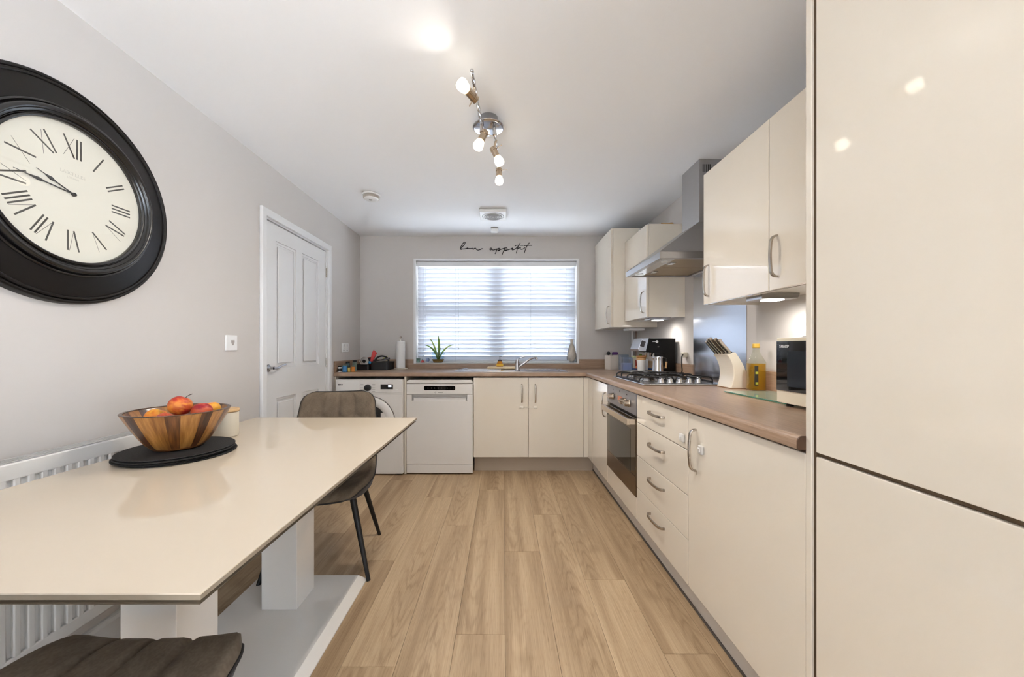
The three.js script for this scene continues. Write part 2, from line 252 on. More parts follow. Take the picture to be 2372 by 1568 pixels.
// ---------------------------------------------------------------- kitchen furniture
const DX = 0.775, DT = 0.02;             // front plane of the right-hand run, door thickness
const WY0 = 0.888, WY1 = 0.924;          // worktop underside and top
const ZD = -3.373;                       // front plane of the back run
const gapD = 0.0015;
const faceX = (g, o) => basis(g, o, [0, 0, -1], [-1, 0, 0], [0, 1, 0]);   // bow handle flat on a face looking to -x, lying along z
const faceXup = (g, o) => basis(g, o, [0, 1, 0], [-1, 0, 0], [0, 0, -1]); // the same, upright
const faceZ = (g, o) => basis(g, o, [0, 1, 0], [0, 0, 1], [1, 0, 0]);     // upright on a face looking to +z
function doorX(parent, z0, z1, y0, y1, x = DX, name = 'door') { return part(parent, name, box(x, x + DT - 0.001, y0 + gapD, y1 - gapD, z0 + gapD, z1 - gapD, 0.0025, 2), gloss); }
{
  // sink base unit on the back run
  const sb = thing('sink_cabinet', 'cream gloss base cabinet with two doors tied by a child lock, under the sink', 'cabinet');
  part(sb, 'carcass', [box(-0.268, 0.735, 0.151, 0.8, ZB + 0.002, ZD - DT)], carcass);
  part(sb, 'filler_post', box(0.733, DX + 0.02, 0.151, 0.878, ZD - DT, ZD, 0.002), gloss);
  for (const [x0, x1, hx] of [[-0.267, 0.231, 0.172], [0.234, 0.731, 0.294]]) {
    const d = part(sb, 'door', box(x0, x1, 0.151, 0.876, ZD - DT, ZD, 0.0025), gloss);
    part(d, 'handle', faceZ(bowHandle(0.165), [hx, 0.733, ZD]), nickel);
  }
  const lk = thing('child_lock', 'clear plastic child lock strap joining the two sink cabinet doors', 'child lock', [0, 0, 0]);
  const lockM = mat({ color: C(222, 214, 200), roughness: 0.3 });
  part(lk, 'pad', box(0.155, 0.19, 0.594, 0.618, ZD, ZD + 0.013, 0.006, 3), lockM); part(lk, 'pad', box(0.28, 0.313, 0.594, 0.618, ZD, ZD + 0.013, 0.006, 3), lockM);
  part(lk, 'strap', [box(0.188, 0.282, 0.602, 0.611, ZD + 0.004, ZD + 0.008, 0.0015), box(0.142, 0.158, 0.596, 0.604, ZD + 0.003, ZD + 0.007, 0.0015)], lockM);
  // corner base unit
  const cb = thing('corner_cabinet', 'cream gloss corner base cabinet with one narrow door left of the oven', 'cabinet');
  part(cb, 'carcass', box(DX + DT, XR - 0.002, 0.151, 0.86, -3.35, -2.745), carcass);
  part(cb, 'filler_post', box(DX, DX + 0.018, 0.151, 0.878, ZD + 0.001, -3.22, 0.002), gloss);
  const cd = doorX(cb, -3.218, -2.742, 0.151, 0.878); part(cd, 'handle', faceXup(bowHandle(0.18), [DX, 0.72, -2.79]), nickel);
  // oven housing
  const oh = thing('oven_housing', 'cream gloss base unit panel that carries the built-in oven', 'cabinet');
  part(oh, 'carcass', [box(DX + 0.025, XR - 0.002, 0.151, 0.275, -2.74, -2.149)], carcass);
  part(oh, 'lower_panel', box(DX, DX + DT, 0.152, 0.277, -2.74, -2.15, 0.0025), gloss);
  // drawer unit
  const du = thing('drawer_cabinet', 'cream gloss base cabinet with four drawers right of the oven', 'cabinet');
  part(du, 'carcass', box(DX + DT, XR - 0.002, 0.151, 0.86, -2.147, -1.552), carcass);
  for (const [y0, y1, hy] of [[0.72, 0.88, 0.814], [0.528, 0.72, 0.647], [0.342, 0.528, 0.465], [0.152, 0.342, 0.28]]) { const d = doorX(du, -2.148, -1.551, y0, y1, DX, 'drawer'); part(d, 'handle', faceX(bowHandle(0.165), [DX, hy, -1.86]), nickel); }
  // single door unit
  const bu = thing('base_cabinet', 'cream gloss base cabinet with one wide door beside the tall unit', 'cabinet');
  part(bu, 'carcass', box(DX + DT, XR - 0.002, 0.151, 0.86, -1.55, -0.95), carcass);
  const bd = doorX(bu, -1.55, -0.948, 0.152, 0.88); part(bd, 'handle', faceXup(bowHandle(0.165), [DX, 0.738, -1.487]), nickel);
  const lockM2 = mat({ color: C(214, 210, 204), roughness: 0.3 });
  const l2 = thing('child_lock_pad', 'small clear child lock pad on the top drawer front', 'child lock'); part(l2, 'pad', box(DX - 0.012, DX, 0.745, 0.78, -1.61, -1.575, 0.005, 3), lockM2); part(l2, 'catch', box(DX - 0.017, DX - 0.011, 0.755, 0.77, -1.6, -1.585, 0.002), lockM2);
  const l3 = thing('child_lock_pad', 'small clear child lock pad beside the handle of the wide door', 'child lock'); part(l3, 'pad', box(DX - 0.012, DX, 0.735, 0.77, -1.475 + 0.02, -1.475 + 0.05, 0.005, 3), lockM2); part(l3, 'catch', box(DX - 0.017, DX - 0.011, 0.745, 0.76, -1.475 + 0.028, -1.475 + 0.043, 0.002), lockM2);
  // plinths
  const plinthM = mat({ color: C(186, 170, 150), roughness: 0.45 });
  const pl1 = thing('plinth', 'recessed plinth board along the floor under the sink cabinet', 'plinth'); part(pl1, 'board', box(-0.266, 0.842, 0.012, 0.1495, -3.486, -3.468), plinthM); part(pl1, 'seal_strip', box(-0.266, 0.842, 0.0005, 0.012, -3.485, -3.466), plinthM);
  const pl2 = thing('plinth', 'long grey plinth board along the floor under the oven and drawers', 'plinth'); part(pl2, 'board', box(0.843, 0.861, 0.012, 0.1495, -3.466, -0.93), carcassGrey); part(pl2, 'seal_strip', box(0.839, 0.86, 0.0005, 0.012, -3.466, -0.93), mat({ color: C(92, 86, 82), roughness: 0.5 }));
  // divider and wall panels beside the appliances
  single('divider_panel', box(-0.8965, -0.8785, 0.001, WY0 - 0.001, ZB + 0.003, ZD + 0.003, 0.001), carcass, 'thin cream panel standing between washing machine and dishwasher', 'panel');
  single('divider_panel', box(XL + 0.001, XL + 0.016, 0.001, WY0 - 0.001, ZB + 0.003, ZD + 0.003, 0.001), carcass, 'thin cream panel against the left wall beside the washing machine', 'panel');
  // worktop: back run, right run (rolled front edge) and end strip
  const wt = thing('worktop', 'L-shaped brown wood-grain laminate worktop with a rolled front edge', 'worktop');
  const r = 0.014, nose = (s) => { const p = []; for (let i = 0; i <= 6; i++) { const a = i / 6 * Math.PI / 2; p.push([-r + r * Math.sin(a) , WY1 - r + r * Math.cos(a)]); } for (let i = 0; i <= 3; i++) { const a = i / 3 * Math.PI / 2; p.push([-0.006 + 0.006 * Math.cos(a), WY0 + 0.006 - 0.006 * Math.sin(a)]); } return p; };
  const prof = (back) => [[-back, WY0], [-back, WY1], ...nose()];
  const EX = 0.753, EZ = -3.353;
  // cut for the sink bowl is hidden under the sink's own rim
  const gb = basis(extrude(shapeOf(prof(ZB * -1 + EZ).map(([a, b]) => [a, b])), XR - XL - 0.002), [XL + 0.001, 0, EZ], [0, 0, 1], [0, 1, 0], [1, 0, 0]);
  planarUV(gb, 0, 2, 1.2, 3.2); part(wt, 'back_run', gb, worktopM);
  const gr = basis(extrude(shapeOf(prof(XR - 0.001 - EX)), -0.949 - EZ - 0.0), [EX, 0, -0.949], [-1, 0, 0], [0, 1, 0], [0, 0, -1]);
  planarUV(gr, 2, 0, 1.2, 3.2); { const p = gr.attributes.position, n = gr.attributes.normal, uv = gr.attributes.uv; for (let i = 0; i < p.count; i++) if (Math.abs(n.getX(i)) > 0.7) uv.setY(i, p.getY(i) * 3.2); }
  part(wt, 'right_run', gr, worktopM);
  part(wt, 'end_strip', basis(extrude(shapeOf(prof(0.12)), 0.004), [EX - 0.001, 0, -0.9448], [-1, 0, 0], [0, 1, 0], [0, 0, -1]), mat({ color: C(84, 58, 40), roughness: 0.5 }));
  // upstand
  const up = thing('upstand', 'brown wood-grain upstand strip along the walls above the worktop', 'upstand');
  const ug = (g, a, b) => planarUV(g, a, b, 1.2, 3.2);
  part(up, 'back_strip', [ug(extrude(shapeOf([[XL + 0.017, WY1 + 0.0005], [XR - 0.002, WY1 + 0.0005], [XR - 0.002, 1.025], [0.817, 1.025], [0.817, 0.979], [-0.959, 0.979], [-0.959, 1.025], [XL + 0.017, 1.025]]), 0.016, 0.0015, 2).translate(0, 0, ZB + 0.001), 0, 1)], worktopM);
  part(up, 'left_strip', ug(box(XL + 0.001, XL + 0.0165, WY1 + 0.0005, 1.025, ZB + 0.001, EZ - 0.002, 0.0015), 2, 1), worktopM);
  part(up, 'right_strip', ug(box(XR - 0.017, XR - 0.001, WY1 + 0.0005, 1.025, ZB + 0.018, -2.728, 0.0015), 2, 1), worktopM);
  part(up, 'right_strip', ug(box(XR - 0.017, XR - 0.001, WY1 + 0.0005, 1.025, -2.13, -0.95, 0.0015), 2, 1), worktopM);
  // tall unit (integrated fridge freezer)
  const tu = thing('tall_cabinet', 'tall cream gloss cabinet with an upper and a lower door at the right', 'tall cabinet');
  part(tu, 'end_panel', box(DX - 0.002, XR - 0.002, 0.001, 2.104, -0.946, -0.928, 0.0015), gloss);
  part(tu, 'carcass', [box(DX + 0.028, XR - 0.002, 0.15, 2.1, -0.927, -0.909), box(DX + 0.028, XR - 0.002, 0.15, 2.1, -0.318, -0.3), box(DX + 0.05, XR - 0.002, 0.15, 0.88, -0.909, -0.318), box(DX + 0.05, XR - 0.002, 0.9, 2.1, -0.909, -0.318)], carcass);
  doorX(tu, -0.919, -0.3, 0.152, 0.8815); doorX(tu, -0.919, -0.3, 0.8885, 2.104);
  part(tu, 'gap_shade', [box(DX + 0.004, DX + 0.03, 0.15, 2.1, -0.9278, -0.9185), box(DX + 0.008, DX + 0.03, 0.881, 0.889, -0.918, -0.302)], mat({ color: C(84, 66, 46), roughness: 0.8 }));  // dark brown strips stand in for the shade inside the gaps
  part(tu, 'plinth_board', box(0.843, 0.861, 0.001, 0.149, -0.927, -0.3), carcassGrey);
  // wall units
  const UX = 1.108, UY0 = 1.385, UY1 = 2.104;
  const wc = (name, label, x, z0, z1, y0, y1, cat = 'cabinet') => { const t = thing(name, label, cat); part(t, 'carcass', [box(x + DT, XR - 0.001, y0 + 0.012, y1, z0 + 0.001, z1 - 0.001), box(x + DT, XR - 0.001, y0, y0 + 0.012, z0 + 0.001, z0 + 0.016), box(x + DT, XR - 0.001, y0, y0 + 0.012, z1 - 0.016, z1 - 0.001), box(x + DT, x + DT + 0.014, y0, y0 + 0.012, z0 + 0.016, z1 - 0.016)], carcassGrey); return t; };
  const bc = wc('boiler_cabinet', 'deep tall cream wall cabinet in the corner beside the window', 0.985, ZB + 0.003, -3.379, 1.335, 2.238);
  const bcd = doorX(bc, -3.972, -3.38, 1.335, 2.238, 0.985); part(bcd, 'handle', faceXup(bowHandle(0.165), [0.985, 1.45, -3.425]), nickel);
  part(bc, 'side_panel', box(1.004, XR - 0.001, 1.335, 2.238, -3.379, -3.373), gloss);
  const uc = wc('wall_cabinet', 'cream gloss wall cabinet with one door left of the extractor hood', UX, -3.368, -2.862, UY0, UY1);
  const ucd = doorX(uc, -3.368, -2.862, UY0, UY1, UX); part(ucd, 'handle', faceXup(bowHandle(0.165), [UX, 1.505, -2.91]), nickel);
  part(uc, 'side_panel', box(UX + DT, XR - 0.001, UY0, UY1, -2.8615, -2.856), gloss);
  const uw = wc('wall_cabinet', 'wide cream gloss wall cabinet with two doors right of the extractor hood', UX, -2.046, -0.95, UY0, UY1);
  const u1 = doorX(uw, -2.048, -1.545, UY0, UY1, UX), u2 = doorX(uw, -1.543, -0.948, UY0, UY1, UX);
  part(u1, 'handle', faceXup(bowHandle(0.165), [UX, 1.51, -1.995]), nickel); part(u2, 'handle', faceXup(bowHandle(0.165), [UX, 1.52, -1.497]), nickel);
  // wedge lights under the wall units
  const bulbM = mat({ color: C(255, 255, 255), emissive: new THREE.Color(1, 0.97, 0.92), emissiveIntensity: 4, roughness: 0.4 });
  for (const [z, label] of [[-1.72, 'slim triangular chrome light under the wall cabinet above the microwave'], [-3.0, 'slim triangular chrome light under the wall cabinet above the coffee machine']]) {
    const t = thing('cabinet_light', label, 'light');
    part(t, 'housing', extrude(shapeOf([[-0.085, 0], [0.085, 0], [0.085, -0.008], [0.075, -0.026], [-0.085, -0.026]]), 0.11, 0.002).translate(1.25, UY0 + 0.0115, z - 0.055), steelSmooth);
    part(t, 'lens', box(1.215, 1.285, UY0 - 0.0185, UY0 - 0.0145, z - 0.03, z + 0.03, 0.001), bulbM);
    const l = new THREE.SpotLight(new THREE.Color(1, 0.96, 0.9), 0.32, 0, 1.45, 1); l.position.set(1.25, UY0 - 0.024, z); l.target.position.set(1.36, 0.9, z - 0.02); l.castShadow = true; l.name = 'cabinet_light_lamp'; t.add(l); t.add(l.target);
  }
  // splashback
  const spl = single('splashback', planarUV(box(XR - 0.004, XR - 0.001, WY1 + 0.0005, 1.70, -2.726, -2.132), 2, 1, 0.5, 1), mat({ color: C(190, 192, 197), metalness: 1, roughness: 0.22, bumpMap: brushed, bumpScale: 0.00015 }), 'brushed steel splashback on the wall behind the gas hob', 'splashback');
}

// ---------------------------------------------------------------- appliances
{ // extractor hood
  const t = thing('extractor_hood', 'brushed steel chimney extractor hood above the gas hob', 'extractor hood');
  const X0 = 0.92, X1 = XR - 0.005, Z0 = -2.77, Z1 = -2.172, y0 = 1.674, lip = 0.04, cx0 = 1.245, cz0 = -2.575, cz1 = -2.35, cy = 1.95;
  part(t, 'lip', extrude(shapeOf([[X0, Z0], [X1, Z0], [X1, Z1], [X0, Z1]], [[[X0 + 0.03, Z0 + 0.03], [X1 - 0.03, Z0 + 0.03], [X1 - 0.03, Z1 - 0.03], [X0 + 0.03, Z1 - 0.03]]]), lip, 0.002).applyMatrix4(new THREE.Matrix4().makeBasis(V(1, 0, 0), V(0, 0, 1), V(0, 1, 0))).translate(0, y0, 0), steel);
  { // canopy: pyramid up to the chimney
    const a = [[X0, Z0], [X1, Z0], [X1, Z1], [X0, Z1]], b = [[cx0, cz0], [X1, cz0], [X1, cz1], [cx0, cz1]], pos = [];
    for (let i = 0; i < 4; i++) { const j = (i + 1) % 4, A = [a[i][0], y0 + lip, a[i][1]], B = [a[j][0], y0 + lip, a[j][1]], Cc = [b[j][0], cy, b[j][1]], D = [b[i][0], cy, b[i][1]]; pos.push(...A, ...Cc, ...B, ...A, ...D, ...Cc); }
    for (const tri of [[0, 1, 2], [0, 2, 3]]) for (const k of tri) pos.push(b[k][0], cy, b[k][1]);
    const g = new THREE.BufferGeometry(); g.setAttribute('position', new THREE.Float32BufferAttribute(pos, 3)); planarUV(g, 2, 1, 1, 1); g.computeVertexNormals(); part(t, 'canopy', g, steel);
  }
  const ch = part(t, 'chimney', planarUV(box(cx0, X1, cy, YC - 0.001, cz0, cz1, 0.002), 2, 1), steel);
  for (let i = 0; i < 5; i++) part(ch, 'vent_slot', box(cx0 + 0.022 + i * 0.011, cx0 + 0.027 + i * 0.011, YC - 0.085, YC - 0.035, cz1 - 0.001, cz1 + 0.0008), darkGap);
  const filt = mat({ color: C(168, 150, 124), metalness: 0.9, roughness: 0.45 });
  for (const [a, b] of [[Z0 + 0.035, -2.475], [-2.468, Z1 - 0.035]]) { const f = part(t, 'grease_filter', box(X0 + 0.11, X1 - 0.035, y0 + 0.008, y0 + 0.014, a, b, 0.002), filt); part(f, 'filter_catch', box(X0 + 0.13, X0 + 0.16, y0 + 0.003, y0 + 0.008, (a + b) / 2 - 0.03, (a + b) / 2 + 0.03, 0.001), steelSmooth); }
  part(t, 'control_strip', box(X0 + 0.03, X0 + 0.108, y0 + 0.004, y0 + 0.012, Z0 + 0.03, Z1 - 0.03, 0.001), steelSmooth);
  for (const z of [Z0 + 0.1, Z1 - 0.1]) part(t, 'lamp_glass', cyl(0.022, 0.022, 0.004, 20).translate(X0 + 0.07, y0 + 0.001, z), mat({ color: C(220, 220, 215), roughness: 0.2 }));
}
{ // oven
  const t = thing('oven', 'built-in steel oven with dark glass door under the hob', 'oven');
  const z0 = -2.729, z1 = -2.16, x = DX - 0.003, mirror = mat({ color: C(62, 50, 40), roughness: 0.06, metalness: 0.55, clearcoat: 1, clearcoatRoughness: 0.02 });
  part(t, 'body', box(DX + 0.03, XR - 0.02, 0.28, 0.865, z0, z1), steel);
  part(t, 'control_panel', box(x, DX + 0.03, 0.753, 0.882, z0 - 0.011, z1 + 0.009, 0.002), mat({ color: C(150, 150, 156), metalness: 0.9, roughness: 0.36 }));
  part(t, 'vent_strip', box(DX + 0.012, DX + 0.03, 0.737, 0.7525, z0, z1), black);
  const dr = part(t, 'oven_door', box(x, DX + 0.029, 0.28, 0.736, z0 - 0.011, z1 + 0.009, 0.003), mat({ color: C(120, 104, 86), metalness: 0.9, roughness: 0.12 }));
  part(dr, 'glass', box(x - 0.002, x, 0.402, 0.73, z0 - 0.008, z1 + 0.006), mat({ color: C(96, 84, 66), roughness: 0.05, metalness: 0.75 }));
  part(dr, 'window', box(x - 0.0028, x - 0.002, 0.408, 0.66, z0 + 0.06, z1 - 0.075), mat({ color: C(46, 44, 34), roughness: 0.04, metalness: 0.5 }));
  part(dr, 'lower_strip', box(x - 0.002, x, 0.283, 0.398, z0 - 0.008, z1 + 0.006), mat({ color: C(120, 98, 76), metalness: 0.85, roughness: 0.25 }));
  const hm = mat({ color: C(196, 182, 164), metalness: 1, roughness: 0.28 });
  part(dr, 'handle', [box(x - 0.05, x - 0.032, 0.698, 0.735, z0 + 0.0, z1 - 0.0, 0.003), box(x - 0.034, x, 0.7, 0.732, z0 + 0.001, z0 + 0.025, 0.002), box(x - 0.034, x, 0.7, 0.732, z1 - 0.025, z1 - 0.001, 0.002)], hm);
  const kn = (z) => basis(mergeGeometries([lathe([[0, 0], [0.023, 0], [0.023, 0.006], [0.019, 0.008], [0.018, 0.03], [0.016, 0.033], [0, 0.033]], 28), new THREE.BoxGeometry(0.01, 0.036, 0.036).rotateX(Math.PI / 2).translate(0, 0.022, 0).toNonIndexed().clone()].map((g) => { const n = g.index ? g.toNonIndexed() : g; return n; })), [x, 0.81, z], [0, 1, 0], [-1, 0, 0], [0, 0, 1]);
  for (const z of [-2.597, -2.341, -2.262]) part(t, 'knob', kn(z), hm);
  part(t, 'display', box(x - 0.0012, x, 0.795, 0.83, -2.49, -2.405), mat({ color: C(70, 30, 20), roughness: 0.2, emissive: new THREE.Color(0.16, 0.04, 0.015), emissiveIntensity: 1 }));
  for (const [z, y] of [[-2.597, 0.857], [-2.45, 0.862], [-2.31, 0.857]]) part(t, 'printed_mark', box(x - 0.0006, x, y - 0.004, y + 0.004, z - 0.006, z + 0.006), blackInk);
}
{ // gas hob
  const t = thing('gas_hob', 'stainless steel gas hob with black pan supports, set into the worktop', 'hob');
  const X0 = 0.837, X1 = 1.337, Z0 = -2.81, Z1 = -2.205, y = WY1;
  part(t, 'plate', box(X0, X1, y + 0.0005, y + 0.009, Z0, Z1, 0.004, 3), steelSmooth);
  const burn = [[0.955, -2.69, 0.03], [1.2, -2.69, 0.044], [0.955, -2.43, 0.044], [1.2, -2.45, 0.036]];
  for (const [bx, bz, r] of burn) { const b = part(t, 'burner', lathe([[0, 0], [r + 0.012, 0], [r + 0.012, 0.006], [r, 0.009], [r, 0.018], [0, 0.018]], 32).translate(bx, y + 0.009, bz), steelSmooth); part(b, 'burner_cap', lathe([[0, 0], [r - 0.004, 0], [r - 0.004, 0.006], [r - 0.01, 0.008], [0, 0.009]], 32).translate(bx, y + 0.027, bz), mat({ color: C(60, 48, 38), roughness: 0.4, metalness: 0.3 })); }
  const bar = (x0, x1, z0, z1, yy) => box(Math.min(x0, x1) - 0.004, Math.max(x0, x1) + 0.004, yy, yy + 0.009, Math.min(z0, z1) - 0.004, Math.max(z0, z1) + 0.004, 0.003);
  for (const [a, b] of [[0.855, 1.072], [1.08, 1.315]]) {
    const z0 = -2.79, z1 = -2.325, top = y + 0.04, g = [];
    // arched rim bars with feet, and fingers over each burner
    for (const z of [z0, z1, (z0 + z1) / 2]) g.push(tube([[a, y + 0.0135, z], [a + 0.003, top - 0.012, z], [a + 0.016, top, z], [(a + b) / 2, top, z], [b - 0.016, top, z], [b - 0.003, top - 0.012, z], [b, y + 0.0135, z]], 0.0048, 40, 8));
    for (const x of [a, b]) g.push(bar(x, x, z0, z1, y + 0.0095));
    for (const [bx, bz] of burn) if (bx > a && bx < b) { g.push(bar(bx, bx, bz - 0.125 < z0 ? z0 : bz - 0.11, bz - 0.03, top - 0.003), bar(bx, bx, bz + 0.03, Math.min(bz + 0.12, z1), top - 0.003), bar(a + 0.006, bx - 0.035, bz, bz, top - 0.003), bar(bx + 0.035, b - 0.006, bz, bz, top - 0.003)); g.push(rod([a + 0.006, y + 0.014, bz], [a + 0.006, top, bz], 0.0045), rod([b - 0.006, y + 0.014, bz], [b - 0.006, top, bz], 0.0045)); }
    part(t, 'pan_support', g, black);
  }
  for (const kx of [0.965, 1.02, 1.077, 1.135, 1.192]) { const k = part(t, 'knob', lathe([[0, 0], [0.021, 0], [0.021, 0.004], [0.017, 0.006], [0.016, 0.024], [0.014, 0.026], [0, 0.026]], 26).translate(kx, y + 0.009, -2.262), chrome); part(k, 'knob_grip', box(kx - 0.004, kx + 0.004, y + 0.034, y + 0.042, -2.278, -2.246, 0.002), chrome); }
}
{ // washing machine
  const t = thing('washing_machine', 'white front-loading washing machine with a black dial under the worktop', 'washing machine');
  const x0 = -1.503, x1 = -0.9, zf = -3.33, y1 = 0.863;
  part(t, 'body', box(x0, x1, 0.012, y1, ZB + 0.05, zf, 0.008, 3), applianceW);
  for (const x of [x0 + 0.05, x1 - 0.05]) part(t, 'foot', cyl(0.02, 0.02, 0.012, 16).translate(x, 0.0005, zf - 0.05), black);
  part(t, 'control_panel', box(x0 + 0.004, x1 - 0.004, 0.746, y1 - 0.006, zf, zf + 0.006, 0.003), applianceW);
  const dz = part(t, 'detergent_drawer', box(x0 + 0.035, x0 + 0.215, 0.752, 0.85, zf + 0.006, zf + 0.012, 0.003), applianceW); part(dz, 'pull', box(x0 + 0.045, x0 + 0.19, 0.754, 0.762, zf + 0.012, zf + 0.0135), mat({ color: C(160, 157, 153), roughness: 0.5 }));
  part(t, 'dial', basis(lathe([[0, 0], [0.03, 0], [0.028, 0.018], [0.024, 0.022], [0, 0.022]], 32), [-1.212, 0.79, zf + 0.006], [1, 0, 0], [0, 0, 1], [0, -1, 0]), black);
  part(t, 'display', box(-1.098, -0.987, 0.776, 0.82, zf + 0.006, zf + 0.0075, 0.0007), blackGloss);
  part(t, 'display_light', box(-1.03, -1.0, 0.796, 0.812, zf + 0.0075, zf + 0.0079), mat({ color: C(240, 244, 255), emissive: new THREE.Color(0.7, 0.75, 0.9), emissiveIntensity: 0.8 }));
  part(t, 'start_button', box(-0.966, -0.938, 0.767, 0.775, zf + 0.006, zf + 0.008, 0.001), whiteM);
  part(t, 'brand_lettering', text('BEKO', 0.0125).translate(-1.456, 0.818, zf + 0.0122), blackInk); 
  const marks = []; for (const s of [-1, 1]) for (let i = 0; i < 5; i++) marks.push(box(-1.212 + s * 0.052 - 0.013, -1.212 + s * 0.052 + 0.013, 0.755 + i * 0.0165, 0.757 + i * 0.0165, zf + 0.006, zf + 0.0064)); part(t, 'programme_print', marks, greyInk);
  const cx = -1.2, cy = 0.482;
  const door = part(t, 'door', basis(lathe([[0.15, 0.0], [0.228, 0.0], [0.228, 0.012], [0.22, 0.022], [0.19, 0.03], [0.165, 0.028], [0.155, 0.016], [0.15, 0.012]], 64), [cx, cy, zf], [1, 0, 0], [0, 0, 1], [0, -1, 0]), applianceW);
  part(door, 'seal_ring', basis(lathe([[0.229, 0.001], [0.2325, 0.001], [0.2325, 0.003], [0.229, 0.003]], 64), [cx, cy, zf], [1, 0, 0], [0, 0, 1], [0, -1, 0]), mat({ color: C(90, 84, 80), roughness: 0.6 }));
  part(door, 'glass', basis(lathe([[0, 0.006], [0.1, 0.008], [0.154, 0.014]], 48), [cx, cy, zf], [1, 0, 0], [0, 0, 1], [0, -1, 0]), blackGloss);
  part(door, 'door_handle', box(cx + 0.108, cx + 0.158, cy + 0.03, cy + 0.085, zf + 0.014, zf + 0.026, 0.006, 3), applianceW);
  part(t, 'filter_flap', extrude(shapeOf(rect(-1.115, -0.98, 0.035, 0.122)), 0.002, 0.0006).translate(0, 0, zf), applianceW);
  part(t, 'seam', box(x0 + 0.003, x1 - 0.003, 0.731, 0.7335, zf, zf + 0.0006), greyInk);
}
{ // dishwasher
  const t = thing('dishwasher', 'white freestanding dishwasher with a black button strip left of the sink cabinet', 'dishwasher');
  const x0 = -0.872, x1 = -0.273, zf = -3.352, y1 = 0.857;
  part(t, 'body', box(x0 + 0.003, x1 - 0.003, 0.012, 0.8, ZB + 0.05, zf - 0.05, 0.004), applianceW);
  for (const x of [x0 + 0.05, x1 - 0.05]) part(t, 'foot', cyl(0.018, 0.018, 0.0115, 16).translate(x, 0.0005, zf - 0.06), black);
  const top = new THREE.Shape(); top.moveTo(x0, 0.825); top.lineTo(x1, 0.825); top.lineTo(x1, y1 - 0.028); top.quadraticCurveTo(x1, y1, x1 - 0.028, y1); top.lineTo(x0 + 0.028, y1); top.quadraticCurveTo(x0, y1, x0, y1 - 0.028); top.lineTo(x0, 0.825);
  part(t, 'lid', extrude(top, 0.6, 0.004).translate(0, 0, zf - 0.6), applianceW);
  part(t, 'control_panel', box(x0, x1, 0.727, 0.8215, zf - 0.02, zf, 0.003), applianceW);
  part(t, 'button_strip', extrude(shapeOf(roundRect(0.283, 0.039, 0.012)), 0.0015, 0.0004).translate(-0.573, 0.783, zf), blackGloss);
  for (const [dx, s] of [[-0.105, 0.006], [-0.073, 0.005], [-0.045, 0.005], [-0.013, 0.004], [0.02, 0.004], [0.05, 0.006], [0.07, 0.006], [0.102, 0.005], [0.125, 0.005]]) part(t, 'button_mark', box(-0.573 + dx - s / 2, -0.573 + dx + s / 2, 0.779, 0.787, zf + 0.0015, zf + 0.002), dx === -0.013 ? whiteInk : greyInk);
  part(t, 'brand_lettering', text('INDESIT', 0.0095).translate(-0.565, 0.744, zf), greyInk);
  part(t, 'brand_mark', new THREE.TorusGeometry(0.006, 0.0012, 6, 20, Math.PI * 1.5).translate(-0.61, 0.744, zf + 0.0004), greyInk);
  // door front with a scooped grip
  const dp = extrude(shapeOf(rect(x0, x1, 0.097, 0.7245), [rect(-0.825, -0.323, 0.668, 0.722)]), 0.02).translate(0, 0, zf - 0.02);
  const dr = part(t, 'door', dp, applianceW);
  const grip = new THREE.BufferGeometry(), z1 = zf - 0.001, zb = zf - 0.045, gp = [[-0.825, 0.722, zb], [-0.323, 0.722, zb], [-0.33, 0.699, zb + 0.006], [-0.818, 0.699, zb + 0.006], [-0.34, 0.668, z1], [-0.808, 0.668, z1]];
  { const q = []; const tri = (a, b, c) => q.push(...gp[a], ...gp[b], ...gp[c]); tri(3, 2, 1); tri(3, 1, 0); tri(5, 4, 2); tri(5, 2, 3); grip.setAttribute('position', new THREE.Float32BufferAttribute(q, 3)); grip.computeVertexNormals(); grip.setAttribute('uv', new THREE.Float32BufferAttribute(new Float32Array(q.length / 3 * 2), 2)); }
  part(dr, 'grip', [grip, box(-0.828, -0.32, 0.666, 0.724, zf - 0.0495, zf - 0.0475)], applianceW);
  part(t, 'kick_panel', box(x0, x1, 0.013, 0.0935, zf - 0.02, zf - 0.002, 0.002), applianceW);
}
